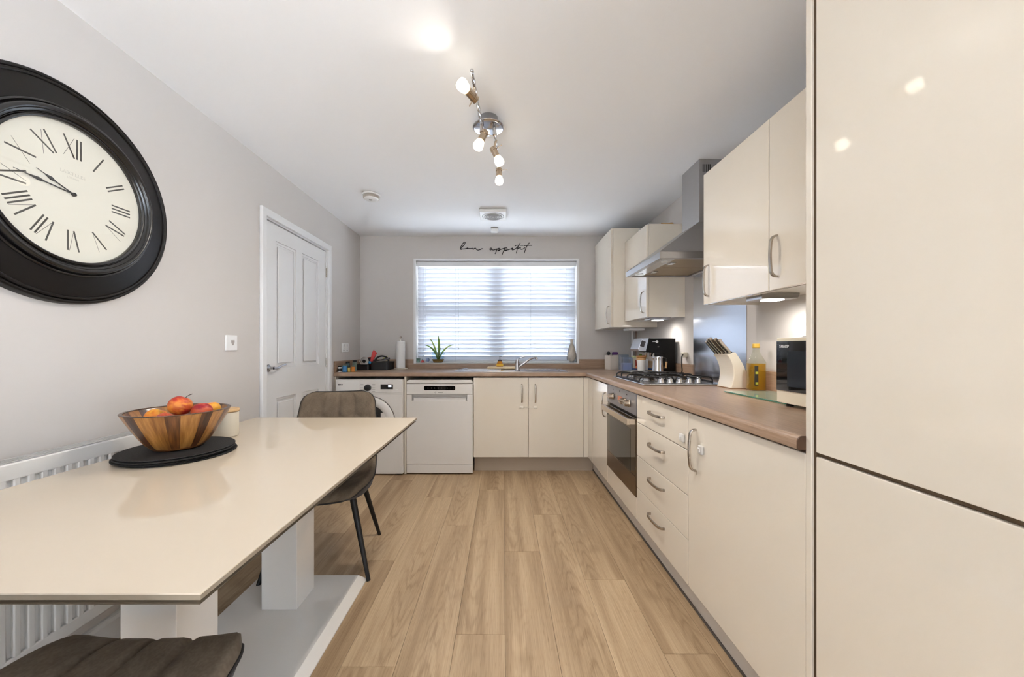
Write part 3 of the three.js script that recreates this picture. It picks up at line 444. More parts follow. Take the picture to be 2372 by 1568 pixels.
{ // sink, tap
  const t = thing('kitchen_sink', 'inset stainless steel sink with drainer under the window', 'sink');
  const y = WY1, X0 = -0.46, X1 = 0.6, Z0 = -3.905, Z1 = -3.43, b0 = 0.18, b1 = 0.55;
  part(t, 'rim', [extrude(shapeOf([[X0, Z0], [X1, Z0], [X1, Z1], [X0, Z1]], [[[b0, Z0 + 0.05], [b1, Z0 + 0.05], [b1, Z1 - 0.09], [b0, Z1 - 0.09]]]), 0.006, 0.002).applyMatrix4(new THREE.Matrix4().makeBasis(V(1, 0, 0), V(0, 0, 1), V(0, 1, 0))).translate(0, y + 0.0005, 0)], steelSmooth);
  part(t, 'bowl', [box(b0, b1, y + 0.0005, y + 0.0015, Z0 + 0.05, Z1 - 0.09)], steelSmooth);
  for (let i = 0; i < 7; i++) part(t, 'drainer_rib', box(X0 + 0.05, -0.02, y + 0.006, y + 0.0085, Z0 + 0.08 + i * 0.045, Z0 + 0.092 + i * 0.045, 0.001), steelSmooth);
  part(t, 'drain_grid', [rod([-0.43, y + 0.008, -3.6], [-0.37, y + 0.02, -3.72], 0.003), rod([-0.4, y + 0.008, -3.58], [-0.35, y + 0.02, -3.7], 0.003), rod([-0.43, y + 0.008, -3.6], [-0.34, y + 0.008, -3.58], 0.003)], steelSmooth);
  const tp = thing('mixer_tap', 'chrome single-lever mixer tap with a swivel spout beside the sink bowl', 'tap', [0.135, y + 0.0068, -3.5]);
  part(tp, 'body', lathe([[0, 0], [0.026, 0], [0.026, 0.008], [0.021, 0.014], [0.0205, 0.075], [0.023, 0.08], [0.022, 0.1], [0.014, 0.112], [0, 0.115]], 28), chrome);
  part(tp, 'spout', [tube([[0.012, 0.035, 0], [0.06, 0.065, -0.01], [0.12, 0.108, -0.02], [0.165, 0.124, -0.03], [0.188, 0.121, -0.035]], 0.0105, 30, 12), between(cyl(0.013, 0.013, 0.022, 16), [0.182, 0.125, -0.034], [0.19, 0.1, -0.035])], chrome);
  part(tp, 'lever', [tube([[0, 0.1, 0], [0.02, 0.118, 0.004], [0.05, 0.131, 0.008], [0.075, 0.135, 0.01]], 0.006, 18, 10)], chrome);
}

// ---------------------------------------------------------------- blind and window-sill things
{
  const t = thing('venetian_blind', 'white venetian blind of wide slats filling the kitchen window', 'blind');
  const slatM = mat({ color: C(238, 240, 245), roughness: 1.0, transmission: 0.2, thickness: 0 });
  const railM = mat({ color: C(226, 226, 226), roughness: 0.5 });
  const x0 = -0.948, x1 = 0.804, z = -4.14, tilt = -0.93;
  part(t, 'headrail', [box(x0 - 0.002, x1 + 0.002, 2.045, 2.098, -4.085, -4.075, 0.003), box(x0, x1, 2.055, 2.098, -4.17, -4.086, 0.002)], railM);
  const sl = []; const N = 8, w = 0.05;
  const prof = []; for (let i = 0; i <= N; i++) { const s = (i / N - 0.5) * w; prof.push([s, 0.003 * (1 - (2 * i / N - 1) ** 2)]); }
  const sh = shapeOf([...prof, ...prof.slice().reverse().map(([a, b]) => [a, b - 0.0016])]);
  const base = basis(extrude(sh, x1 - x0), [0, 0, 0], [0, 0, 1], [0, 1, 0], [1, 0, 0]);
  base.rotateX(tilt); base.translate(x0, 0, z);
  for (let i = 0; i < 22; i++) part(t, 'slat', base, slatM, [0, 2.0105 - i * 0.0463, 0]);
  part(t, 'bottom_rail', box(x0, x1, 0.988, 1.004, z - 0.026, z + 0.026, 0.004), railM);
  for (let i = 0; i < 2; i++) part(t, 'slat', basis(extrude(sh, x1 - x0), [x0, 1.008 + i * 0.007, z], [0, 0, 1], [0, 1, 0], [1, 0, 0]), slatM);
  const cordM = mat({ color: C(190, 192, 198), roughness: 0.8 });
  for (const x of [-0.855, -0.53, 0.31, 0.7]) part(t, 'ladder_cord', [box(x - 0.0012, x + 0.0012, 1.0, 2.06, z + 0.0255, z + 0.0275), box(x - 0.0012, x + 0.0012, 1.0, 2.06, z - 0.0275, z - 0.0255)], cordM);
  for (const [x, y] of [[-0.885, 1.115], [-0.876, 1.05], [-0.49, 1.13]]) part(t, 'cord_toggle', [box(x - 0.001, x + 0.001, y + 0.02, 2.05, z + 0.036, z + 0.038), lathe([[0.001, 0.022], [0.004, 0.018], [0.006, 0], [0, 0]], 12).translate(x, y, z + 0.037)], cordM);
}
const SILL = 0.9865;
{ // potted plant
  const t = thing('potted_plant', 'spiky green plant in a glass globe on a brown dish, left on the window sill', 'plant', [-0.705, SILL, -4.03]);
  const weave = tex(128, 64, (u, v) => { const k = (Math.sin(u * 80) * Math.sin(v * 50 + Math.sin(u * 80) * 1.2)); return [132 + 26 * k, 104 + 24 * k, 54 + 16 * k]; });
  part(t, 'dish', lathe([[0, 0.001], [0.045, 0.001], [0.052, 0.01], [0.066, 0.036], [0.061, 0.036], [0.048, 0.012], [0, 0.012]], 32), mat({ map: weave, roughness: 0.8 }));
  part(t, 'soil', lathe([[0, 0.02], [0.05, 0.018]], 24), mat({ color: C(60, 44, 30), roughness: 1 }));
  const globe = []; for (let i = 0; i <= 14; i++) { const a = -1.0 + i / 14 * 1.75; globe.push([0.07 * Math.cos(a), 0.085 + 0.07 * Math.sin(a)]); }
  part(t, 'glass_globe', lathe(globe, 36), mat({ color: C(226, 240, 250), roughness: 0.02, transmission: 1, thickness: 0, ior: 1.5 }));
  const leafM = mat({ color: C(116, 148, 62), roughness: 0.5, transmission: 0.3, thickness: 0 }), leafM2 = mat({ color: C(150, 172, 84), roughness: 0.5, transmission: 0.3, thickness: 0 });
  const leaf = (ax, len, bend, lean, w, turn) => { const n = 14, p = [], idx = [], uv = []; for (let i = 0; i <= n; i++) { const s = i / n, ang = lean + bend * s * s, r = len * s; const cx = len * (Math.sin(lean) * s + bend * s * s * s * 0.45 * Math.cos(lean)), cy = len * s * Math.cos(lean + bend * s * s * 0.5); const hw = w * Math.pow(Math.sin(Math.PI * Math.min(1, 0.12 + 0.88 * s)), 0.7) * (s > 0.98 ? 0.1 : 1); const la = lean + bend * s * s; for (const k of [-1, 0, 1]) { p.push(cx + k * hw * 0.85 * Math.cos(la), cy - k * hw * 0.85 * Math.sin(la), k * hw * 0.5 - (k ? 0 : 0.3 * hw)); uv.push(k, s); } } for (let i = 0; i < n; i++) for (const k of [0, 1]) { const a = i * 3 + k, b = a + 1, c = a + 3, d = a + 4; idx.push(a, c, b, b, c, d); } const g = new THREE.BufferGeometry(); g.setAttribute('position', new THREE.Float32BufferAttribute(p, 3)); g.setAttribute('uv', new THREE.Float32BufferAttribute(uv, 2)); g.setIndex(idx); g.computeVertexNormals(); return g.rotateY(turn).translate(0, 0.02, 0); };
  for (const [len, bend, lean, w, turn, m] of [[0.235, 0.9, 0.3, 0.014, Math.PI - 0.1, leafM], [0.27, 0.35, 0.2, 0.011, Math.PI + 0.2, leafM2], [0.285, -0.25, 0.1, 0.014, 0.3, leafM], [0.25, 0.75, 0.42, 0.012, -0.1, leafM2], [0.17, 0.2, 0.05, 0.011, 0.9, leafM2], [0.15, 0.4, 0.2, 0.01, 2.7, leafM], [0.16, 0.3, 0.15, 0.01, -0.5, leafM2]]) part(t, 'leaf', leaf(0, len, bend, lean, w, turn), m);
  const curlM = mat({ color: C(110, 130, 160), roughness: 0.3, metalness: 0.5 });
  for (const [x, y] of [[-0.062, 0.1], [0.062, 0.1], [-0.07, 0.062], [0.07, 0.062], [-0.03, 0.088], [0.035, 0.085]]) part(t, 'wire_curl', new THREE.TorusGeometry(0.011, 0.0012, 6, 16).translate(x, y, 0.03), curlM);
}
{ // penguin ornament
  const t = thing('penguin_ornament', 'slim pale stone penguin ornament standing right on the window sill', 'ornament', [0.752, SILL, -4.05], 0);
  const stone = tex(128, 128, (u, v) => { const n = 60 * (fbm(u * 8, v * 8, 91, 4) - 0.5); return [196 + n, 186 + n, 172 + n]; }), body = mat({ map: stone, roughness: 0.55 }), wing = mat({ color: C(148, 146, 146), roughness: 0.5 });
  const prof = [[0, 0.012], [0.022, 0.014], [0.038, 0.03], [0.046, 0.06], [0.046, 0.085], [0.04, 0.12], [0.03, 0.16], [0.021, 0.19], [0.016, 0.208], [0.0165, 0.225], [0.0165, 0.238], [0.012, 0.25], [0, 0.255]];
  part(t, 'body', lathe(new THREE.SplineCurve(prof.map(([a, b]) => new THREE.Vector2(a, b))).getPoints(40).map((p) => [Math.max(0, p.x), p.y]), 32).scale(1, 1, 0.85), body);
  part(t, 'beak', between(new THREE.ConeGeometry(0.006, 0.026, 12).translate(0, 0.013, 0), [0.008, 0.24, 0.004], [0.024, 0.262, 0.008]), wing);
  for (const s of [-1, 1]) { const pts = [[0.018, 0.2], [0.034, 0.15], [0.046, 0.1], [0.0535, 0.06], [0.053, 0.03], [0.047, 0.024], [0.043, 0.06], [0.037, 0.11], [0.024, 0.17]].map(([a, b]) => [s * a, b]); part(t, 'wing', extrude(shapeOf(s < 0 ? pts.reverse() : pts), 0.03, 0.004, 3).translate(0, 0, -0.015), wing); }
  for (const s of [-1, 1]) part(t, 'foot', new THREE.SphereGeometry(0.014, 16, 10).scale(0.9, 0.5, 1.5).translate(s * 0.015, 0.0075, 0.012), wing);
}
{ // little sill ornaments
  const a = thing('glass_tealight', 'small clear glass tealight in the left corner of the window sill', 'tealight', [-0.925, SILL, -4.05]);
  part(a, 'glass', lathe([[0, 0.001], [0.017, 0.001], [0.024, 0.045], [0.021, 0.045], [0.015, 0.006], [0, 0.006]], 24), mat({ color: C(225, 238, 232), roughness: 0.03, transmission: 1, thickness: 0 })); part(a, 'candle', cyl(0.012, 0.012, 0.014, 18).translate(0, 0.0065, 0), mat({ color: C(214, 224, 214), roughness: 0.6 }));
  const b = thing('red_bell', 'small red bell ornament with green top on the window sill', 'ornament', [-0.878, SILL, -4.05]);
  part(b, 'bell', lathe([[0, 0.001], [0.024, 0.001], [0.022, 0.008], [0.012, 0.02], [0.007, 0.028], [0, 0.03]], 24), mat({ color: C(190, 66, 58), roughness: 0.4 })); part(b, 'knot', new THREE.SphereGeometry(0.006, 12, 8).translate(0, 0.033, 0), mat({ color: C(70, 96, 76), roughness: 0.6 }));
  const c = thing('blue_snow_globe', 'small pale blue globe ornament beside the plant on the sill', 'ornament', [-0.822, SILL, -4.05]);
  part(c, 'base', lathe([[0, 0.001], [0.017, 0.001], [0.016, 0.01], [0, 0.01]], 20), whiteM); part(c, 'globe', new THREE.SphereGeometry(0.021, 24, 16).translate(0, 0.029, 0), mat({ color: C(150, 170, 206), roughness: 0.15 }));
}
{ // "bon appetit" in script on the wall above the window
  const t = thing('wall_lettering', 'black handwritten-style wall lettering reading bon appetit above the window', 'lettering', [0, 0, 0]);
  const k = 3.985 / 858 / 11.295, px = (x, y) => V((1050 - 1165) * 3.985 / 858 + x * k, 1.15 + (805 - 540) * 3.985 / 858 - y * k, ZB + 0.0015);
  const words = [
    [[[178, 405], [196, 365], [245, 280], [292, 236], [310, 240], [300, 280], [250, 345], [205, 395], [190, 418], [205, 430], [236, 412], [252, 415], [300, 412], [345, 402], [372, 388], [388, 398], [372, 412], [352, 404], [400, 402], [470, 404], [512, 400], [526, 432], [534, 415], [560, 398], [588, 398], [606, 425], [640, 445], [690, 436], [762, 402]]],
    [[[1012, 402], [985, 392], [958, 415], [962, 440], [988, 438], [1014, 408], [1020, 436], [1060, 442], [1120, 422], [1150, 412]], [[1152, 408], [1126, 470], [1092, 548]], [[1130, 440], [1180, 402], [1212, 402], [1222, 430], [1190, 464], [1165, 452], [1235, 430], [1300, 406], [1345, 390]], [[1352, 380], [1320, 460], [1272, 572]], [[1330, 440], [1372, 388], [1402, 392], [1408, 430], [1372, 466], [1340, 452], [1430, 440], [1500, 415], [1550, 392], [1562, 402], [1530, 420], [1545, 440], [1590, 430], [1640, 400], [1690, 350]], [[1752, 258], [1700, 340], [1668, 440], [1650, 528]], [[1605, 348], [1640, 322], [1720, 318], [1826, 324]], [[1690, 352], [1700, 410], [1720, 395], [1762, 374], [1752, 402], [1770, 424], [1820, 418], [1880, 380]], [[1988, 252], [1920, 350], [1878, 450], [1855, 528]], [[1838, 332], [1930, 322], [2062, 320]]],
  ];
  for (const w of words) { const g = w.map((s) => { const c = new THREE.CatmullRomCurve3(s.map(([x, y]) => px(x, y))); return new THREE.TubeGeometry(c, s.length * 6, 0.0042, 6, false); }); part(t, 'word', g, blackInk); }
}

// ---------------------------------------------------------------- ceiling: spot bar, smoke alarm, vent
const bulbGlow = mat({ color: C(255, 250, 238), emissive: new THREE.Color(1, 0.9, 0.7), emissiveIntensity: 2.2, roughness: 0.4 });
{
  const t = thing('ceiling_spotlight', 'chrome ceiling spotlight bar with four swivel lamps, all lit', 'ceiling light');
  const cx = -0.076, cz = -1.935, yb = YC;
  part(t, 'ceiling_rose', lathe([[0, 0], [0.05, 0], [0.05, -0.04], [0.074, -0.043], [0.081, -0.047], [0.081, -0.051], [0.07, -0.056], [0, -0.058]].reverse(), 48).translate(cx, yb - 0.0005, cz), chrome);
  const twist = (a, b) => { const g = []; for (const ph of [0, Math.PI]) { const pts = []; for (let i = 0; i <= 40; i++) { const s = i / 40, an = ph + s * 20; pts.push([a[0] + (b[0] - a[0]) * s + 0.0028 * Math.cos(an), a[1] + (b[1] - a[1]) * s + 0.0028 * Math.sin(an), a[2] + (b[2] - a[2]) * s]); } g.push(tube(pts, 0.0055, 80, 6)); } g.push(new THREE.SphereGeometry(0.0085, 14, 10).translate(...a), new THREE.SphereGeometry(0.0085, 14, 10).translate(...b)); return g; };
  const yr = 2.27;
  part(t, 'bar', twist([-0.126, yr, -1.5], [-0.108, yr, -1.86]), chrome);
  part(t, 'bar', twist([-0.045, yr, -1.9], [-0.024, yr, -2.3]), chrome);
  part(t, 'bracket', [rod([-0.108, yr, -1.86], [-0.1, yb - 0.05, -1.95], 0.006), rod([-0.045, yr, -1.9], [-0.05, yb - 0.05, -1.96], 0.006), rod([-0.108, yr + 0.006, -1.858], [-0.108, yr - 0.05, -1.84], 0.008), rod([-0.045, yr + 0.006, -1.9], [-0.045, yr - 0.03, -1.9], 0.008)], chrome);
  const warmMetal = mat({ color: C(196, 178, 156), metalness: 1, roughness: 0.2 });
  const heads = [[[-0.122, yr, -1.59], [-0.124, 2.222, -1.592], [-0.63, 0.27, 0.73]], [[-0.108, yr - 0.045, -1.842], [-0.092, 2.208, -1.83], [-0.4, -0.9, 0.12]], [[-0.036, yr, -2.0], [-0.05, 2.215, -1.995], [0.42, -0.88, 0.0]], [[-0.024, yr, -2.295], [-0.024, 2.235, -2.272], [0.02, -0.97, 0.2]]];
  for (const [from, joint, dirv] of heads) {
    const d = V(...dirv).normalize(), at = (s) => V(...joint).addScaledVector(d, s).toArray();
    const h = part(t, 'lamp_holder', [rod(at(-0.012), at(0.042), 0.0175, 0.0175, 28), rod(at(0.0), at(0.006), 0.0195, 0.0195, 28), rod(from, [joint[0], joint[1], joint[2]], 0.0065), rod(V(...joint).add(V(0.0, 0, 0)).toArray(), V(...joint).addScaledVector(V(-d.y, d.x, 0.2).normalize(), 0.05).toArray(), 0.0022)], warmMetal);
    part(h, 'bulb', between(lathe([[0.013, 0], [0.019, 0.004], [0.0245, 0.022], [0.0255, 0.036], [0.021, 0.046], [0, 0.049]], 28), at(0.042), at(0.1)), bulbGlow);
    const l = new THREE.SpotLight(LAMP_COLOR, d.y > 0 ? LAMP_CD * 0.06 : LAMP_CD, 0, d.y > 0 ? 0.75 : 1.3, 1); l.position.set(...at(0.07)); l.target.position.set(...at(1)); l.castShadow = true; l.shadow.radius = 0.9; l.name = 'spotlight_lamp'; t.add(l); t.add(l.target);
  }
}
{
  const t = thing('smoke_alarm', 'round white smoke alarm on the ceiling near the door', 'smoke alarm', [-1.03, YC, -2.9]);
  part(t, 'base', lathe([[0, -0.014], [0.066, -0.014], [0.068, -0.004], [0.068, 0], [0, 0]], 40), whiteM);
  part(t, 'slotted_ring', [-0.018, -0.024, -0.03].map((y) => lathe([[0.05, y - 0.002], [0.061, y - 0.002], [0.061, y + 0.002], [0.05, y + 0.002]], 40)), mat({ color: C(205, 196, 184), roughness: 0.5 }));
  part(t, 'cap', lathe([[0, -0.048], [0.03, -0.047], [0.048, -0.042], [0.055, -0.034], [0.05, -0.014], [0, -0.014]], 40), whiteM);
  part(t, 'test_button', lathe([[0, -0.052], [0.012, -0.051], [0.014, -0.046], [0, -0.046]], 20).translate(0.0, 0, 0.015), mat({ color: C(190, 186, 182), roughness: 0.5 }));
  const v = thing('extractor_vent', 'square white extractor vent with a round grille on the ceiling', 'vent', [-0.088, YC, -3.3]);
  part(v, 'plate', new RoundedBoxGeometry(0.235, 0.03, 0.235, 3, 0.008).translate(0, -0.016, 0), whiteM);
  part(v, 'collar', lathe([[0, -0.034], [0.085, -0.034], [0.1, -0.03], [0, -0.03]], 40), whiteM);
  for (let i = 0; i < 5; i++) part(v, 'grille_ring', new THREE.TorusGeometry(0.02 + i * 0.014, 0.0028, 6, 40).rotateX(Math.PI / 2).translate(0, -0.037, 0), mat({ color: C(180, 180, 180), roughness: 0.5 }));
  const s = thing('heat_sensor', 'tiny white box sensor on the ceiling above the window', 'sensor', [-0.083, YC, -3.72]);
  part(s, 'case', new RoundedBoxGeometry(0.07, 0.04, 0.05, 2, 0.006).translate(0, -0.0205, 0), whiteM); part(s, 'base_plate', box(-0.037, 0.037, -0.006, -0.0005, -0.027, 0.027, 0.001), mat({ color: C(170, 168, 166), roughness: 0.5 }));
}

// ---------------------------------------------------------------- left wall: clock, switch, socket, radiator
{
  const t = thing('wall_clock', 'large round wall clock with wide black frame and roman numerals', 'clock', [XL + 0.001, 1.682, -1.288]);
  const toWall = (g) => g.applyMatrix4(new THREE.Matrix4().makeBasis(V(0, 1, 0), V(1, 0, 0), V(0, 0, -1))); // lathe axis y -> +x
  const frameTex = tex(256, 256, (u, v) => { const n = 8 * (fbm(u * 14, v * 14, 55, 4) - 0.5); return [17 + n, 14 + n, 13 + n]; });
  const frameM = mat({ map: frameTex, roughness: 0.42, specularIntensity: 0.6 }), ringM = mat({ color: C(12, 11, 12), roughness: 0.25, clearcoat: 0.3, clearcoatRoughness: 0.12 });
  const bead = (r, y, a) => { const p = []; for (let i = 0; i <= 8; i++) { const q = Math.PI - i / 8 * Math.PI; p.push([r + a * Math.cos(q), y + a * Math.sin(q)]); } return p; };
  const revP = (p) => p.slice().reverse();
  part(t, 'outer_frame', toWall(lathe(revP([[0.27, 0.0], [0.27, 0.044], [0.278, 0.046], [0.342, 0.03], [0.352, 0.028], ...bead(0.358, 0.027, 0.0055), ...bead(0.371, 0.021, 0.0065), [0.38, 0.012], [0.38, 0]]), 96)), frameM);
  part(t, 'inner_ring', toWall(lathe(revP([[0.232, 0.02], [0.232, 0.043], ...bead(0.238, 0.05, 0.006), [0.246, 0.05], [0.25, 0.057], ...bead(0.264, 0.056, 0.0095), [0.275, 0.05], ...bead(0.28, 0.046, 0.005), [0.287, 0.04]]), 96)), ringM);
  const cv = document.createElement('canvas'); cv.width = cv.height = 1024; const x = cv.getContext('2d');
  x.fillStyle = 'rgb(230,226,212)'; x.fillRect(0, 0, 1024, 1024);
  x.strokeStyle = 'rgb(74,72,66)'; x.lineCap = 'butt';
  const H = 150, glyph = { I: [['t', 0, -0.5, 0, 0.5, 26]], V: [['t', -26, -0.5, 8, 0.5, 62], ['n', 36, -0.5, 8, 0.5, 0]], X: [['t', -34, -0.5, 34, 0.5, 76], ['n', 34, -0.5, -34, 0.5, 0]] };
  const adv = { I: 26, V: 66, X: 78 };
  ['XII', 'I', 'II', 'III', 'IV', 'V', 'VI', 'VII', 'VIII', 'IX', 'X', 'XI'].forEach((n, i) => {
    const a = i * Math.PI / 6, total = [...n].reduce((s, c) => s + adv[c], 0); x.save(); x.translate(512, 512); x.rotate(a); x.translate(0, -348);
    let px = -total / 2;
    for (const c of n) { const cx = px + adv[c] / 2; for (const [w, x0, y0, x1, y1] of glyph[c]) { x.lineWidth = w === 't' ? 11 : 2.5; x.beginPath(); x.moveTo(cx + x0, y0 * H); x.lineTo(cx + x1, y1 * H); x.stroke(); } px += adv[c]; }
    x.restore();
  });
  x.fillStyle = 'rgba(110,104,94,0.28)'; x.textAlign = 'center'; x.font = '30px serif'; x.fillText('LASCELLES', 512, 372); x.font = '18px serif'; x.fillText('LONDON', 512, 400);
  const ct = new THREE.CanvasTexture(cv); ct.colorSpace = THREE.SRGBColorSpace;
  part(t, 'dial', new THREE.CylinderGeometry(0.24, 0.24, 0.01, 96).rotateX(Math.PI / 2).rotateY(Math.PI / 2).translate(0.034, 0, 0), mat({ color: C(236, 231, 216), roughness: 0.7 }));
  part(t, 'dial_face', new THREE.CircleGeometry(0.238, 96).rotateY(Math.PI / 2).translate(0.0395, 0, 0), mat({ map: ct, roughness: 0.6 }));
  const hand = (len, wide, deg, xo) => { // deg clockwise from twelve as seen from the room
    const s = shapeOf([[-0.0022, -0.0], [0.0022, 0], [0.0018, len * 0.5], [wide * 0.6, len * 0.56], [wide, len * 0.62], [wide * 0.7, len * 0.68], [0.0012, len * 0.8], [0.0006, len], [-0.0006, len], [-0.0012, len * 0.8], [-wide * 0.7, len * 0.68], [-wide, len * 0.62], [-wide * 0.6, len * 0.56], [-0.0018, len * 0.5]]);
    return extrude(s, 0.0012).rotateZ(-deg * Math.PI / 180).rotateY(Math.PI / 2).translate(xo, 0, 0);
  };
  const handM = mat({ color: C(40, 44, 46), roughness: 0.4 });
  part(t, 'hour_hand', hand(0.112, 0.0065, 293, 0.0415), handM); part(t, 'minute_hand', hand(0.162, 0.0058, 276, 0.0435), handM);
  part(t, 'hand_boss', toWall(lathe(revP([[0, 0.048], [0.006, 0.047], [0.007, 0.04]]), 20)), handM);
  part(t, 'glass', toWall(lathe(revP([[0, 0.0505], [0.237, 0.0495]]), 64)), glassPane);
}
{
  const t = thing('light_switch', 'small white switch plate with a key-shaped dimple left of the door', 'switch', [XL + 0.0005, 1.177, -2.085]);
  part(t, 'plate', new RoundedBoxGeometry(0.0095, 0.086, 0.086, 3, 0.003).translate(0.005, 0, 0), whiteM);
  part(t, 'outlet', basis(extrude(shapeOf([[-0.011, 0.014], [0.011, 0.014], [0.011, 0.004], [0.004, -0.014], [-0.004, -0.014], [-0.011, 0.004]]), 0.004, 0.001), [0.0095, 0.0, -0.005], [0, 0, -1], [0, 1, 0], [1, 0, 0]), mat({ color: C(168, 158, 152), roughness: 0.5 }));
  const s = thing('wall_socket', 'white double wall socket above the worktop in the left corner', 'socket', [XL + 0.0005, 1.148, -3.59]);
  part(s, 'plate', new RoundedBoxGeometry(0.0095, 0.086, 0.147, 3, 0.003).translate(0.005, 0, 0), whiteM);
  for (const z of [-0.036, 0.036]) { part(s, 'rocker', box(0.009, 0.0125, 0.012, 0.034, z - 0.009, z + 0.009, 0.002), mat({ color: C(210, 208, 208), roughness: 0.4 })); part(s, 'pin_hole', [box(0.0092, 0.0102, -0.008, 0.002, z - 0.002, z + 0.002), box(0.0092, 0.0102, -0.026, -0.022, z - 0.014, z - 0.008), box(0.0092, 0.0102, -0.026, -0.022, z + 0.008, z + 0.014)], darkGap); }
}
{
  const t = thing('radiator', 'long white double panel radiator on the left wall behind the dining table', 'radiator');
  const z0 = -1.72, z1 = -0.22, x0 = XL + 0.03, x1 = -1.445, y0 = 0.19, y1 = 0.81, radM = mat({ color: C(232, 230, 226), roughness: 0.3 });
  // front panel with vertical flutes; their rounded ends show as dimples below the plain top band
  const n = Math.floor((z1 - z0) / 0.0333), fl = [], yb = y0 + 0.045, yt = y1 - 0.052;
  part(t, 'front_panel', [box(x1 - 0.016, x1 - 0.011, y0, y1, z0, z1, 0.002), box(x1 - 0.012, x1, yt, y1 - 0.001, z0 + 0.004, z1 - 0.004, 0.005, 3), box(x1 - 0.012, x1, y0 + 0.001, yb, z0 + 0.004, z1 - 0.004, 0.005, 3)], radM);
  for (let i = 0; i < n; i++) { const z = z0 + 0.0166 + i * 0.0333; part(t, 'flute', box(x1 - 0.0125, x1 - 0.0005, yb - 0.01, yt + 0.01, z - 0.009, z + 0.009, 0.004, 3), radM); }
  part(t, 'back_panel', box(x0, x0 + 0.012, y0, y1, z0, z1, 0.003), radM);
  const slots = []; for (let i = 0; i < 8; i++) for (const q of [0.014, 0.027, 0.04]) { const z = z0 + 0.012 + i * 0.186; slots.push([[x0 + q, z], [x0 + q + 0.006, z], [x0 + q + 0.006, z + 0.172], [x0 + q, z + 0.172]]); }
  part(t, 'top_grille', extrude(shapeOf([[x0 + 0.001, z0], [x1 - 0.007, z0], [x1 - 0.007, z1], [x0 + 0.001, z1]], slots), 0.003).applyMatrix4(new THREE.Matrix4().makeBasis(V(1, 0, 0), V(0, 0, 1), V(0, 1, 0))).translate(0, y1, 0), mat({ color: C(188, 186, 184), roughness: 0.4 }));
  for (const z of [z0, z1]) part(t, 'end_panel', box(x0, x1 - 0.006, y0 + 0.04, y1 + 0.002, z - 0.003, z + 0.003, 0.001), radM);
  part(t, 'bracket', [box(XL + 0.001, x0 + 0.001, 0.3, 0.7, z0 + 0.2, z0 + 0.23), box(XL + 0.001, x0 + 0.001, 0.3, 0.7, z1 - 0.23, z1 - 0.2)], radM);
}

// ---------------------------------------------------------------- dining table and chairs
{
  const t = thing('dining_table', 'cream gloss dining table with two square pillars on a white base plate', 'table');
  const X0 = -1.377, X1 = -0.48, Z0 = -2.065, Z1 = -0.588, Y = 0.76;
  part(t, 'tabletop', box(X0, X1, Y - 0.003, Y, Z0, Z1, 0.0005, 1), tableTopM); part(t, 'shaded_glass_edge', box(X0 + 0.0003, X1 - 0.0003, Y - 0.011, Y - 0.003, Z0 + 0.0003, Z1 - 0.0003), mat({ color: C(142, 128, 110), roughness: 0.35 }));  // edge band coloured darker, its shade is put into the colour
  { const s = shapeOf([[X0 + 0.004, Z0 + 0.004], [X1 - 0.004, Z0 + 0.004], [X1 - 0.004, Z1 - 0.004], [X0 + 0.004, Z1 - 0.004]]); part(t, 'under_board', new THREE.ExtrudeGeometry(s, { depth: 0.001, bevelEnabled: true, bevelSize: 0.014, bevelOffset: -0.014, bevelThickness: 0.0085, bevelSegments: 1 }).applyMatrix4(new THREE.Matrix4().makeBasis(V(1, 0, 0), V(0, 0, 1), V(0, -1, 0))).translate(0, Y - 0.0195, 0), tableUnderShade); }
  for (const z of [-1.712, -1.134]) part(t, 'pillar', box(-1.022, -0.872, 0.0405, Y - 0.029, z, z + 0.145, 0.002), tableWhite);
  { const b = 0.03, s = shapeOf([[-1.207, -1.837], [-0.674, -1.837], [-0.674, -0.863], [-1.207, -0.863]]); const g = new THREE.ExtrudeGeometry(s, { depth: 0.006, bevelEnabled: true, bevelSize: b, bevelOffset: -b, bevelThickness: 0.034, bevelSegments: 1 }).applyMatrix4(new THREE.Matrix4().makeBasis(V(1, 0, 0), V(0, 0, 1), V(0, 1, 0)));
    g.computeBoundingBox(); g.translate(0, 0.04 - g.boundingBox.max.y, 0); const p = g.attributes.position; for (let i = 0; i < p.count; i++) { if (p.getY(i) < 0) { p.setY(i, 0.0005); const x = p.getX(i), z = p.getZ(i); p.setX(i, x > -0.94 ? -0.674 : -1.207); p.setZ(i, z > -1.35 ? -0.863 : -1.837); } } g.computeVertexNormals(); part(t, 'base_plate', g, tableWhite); }
}
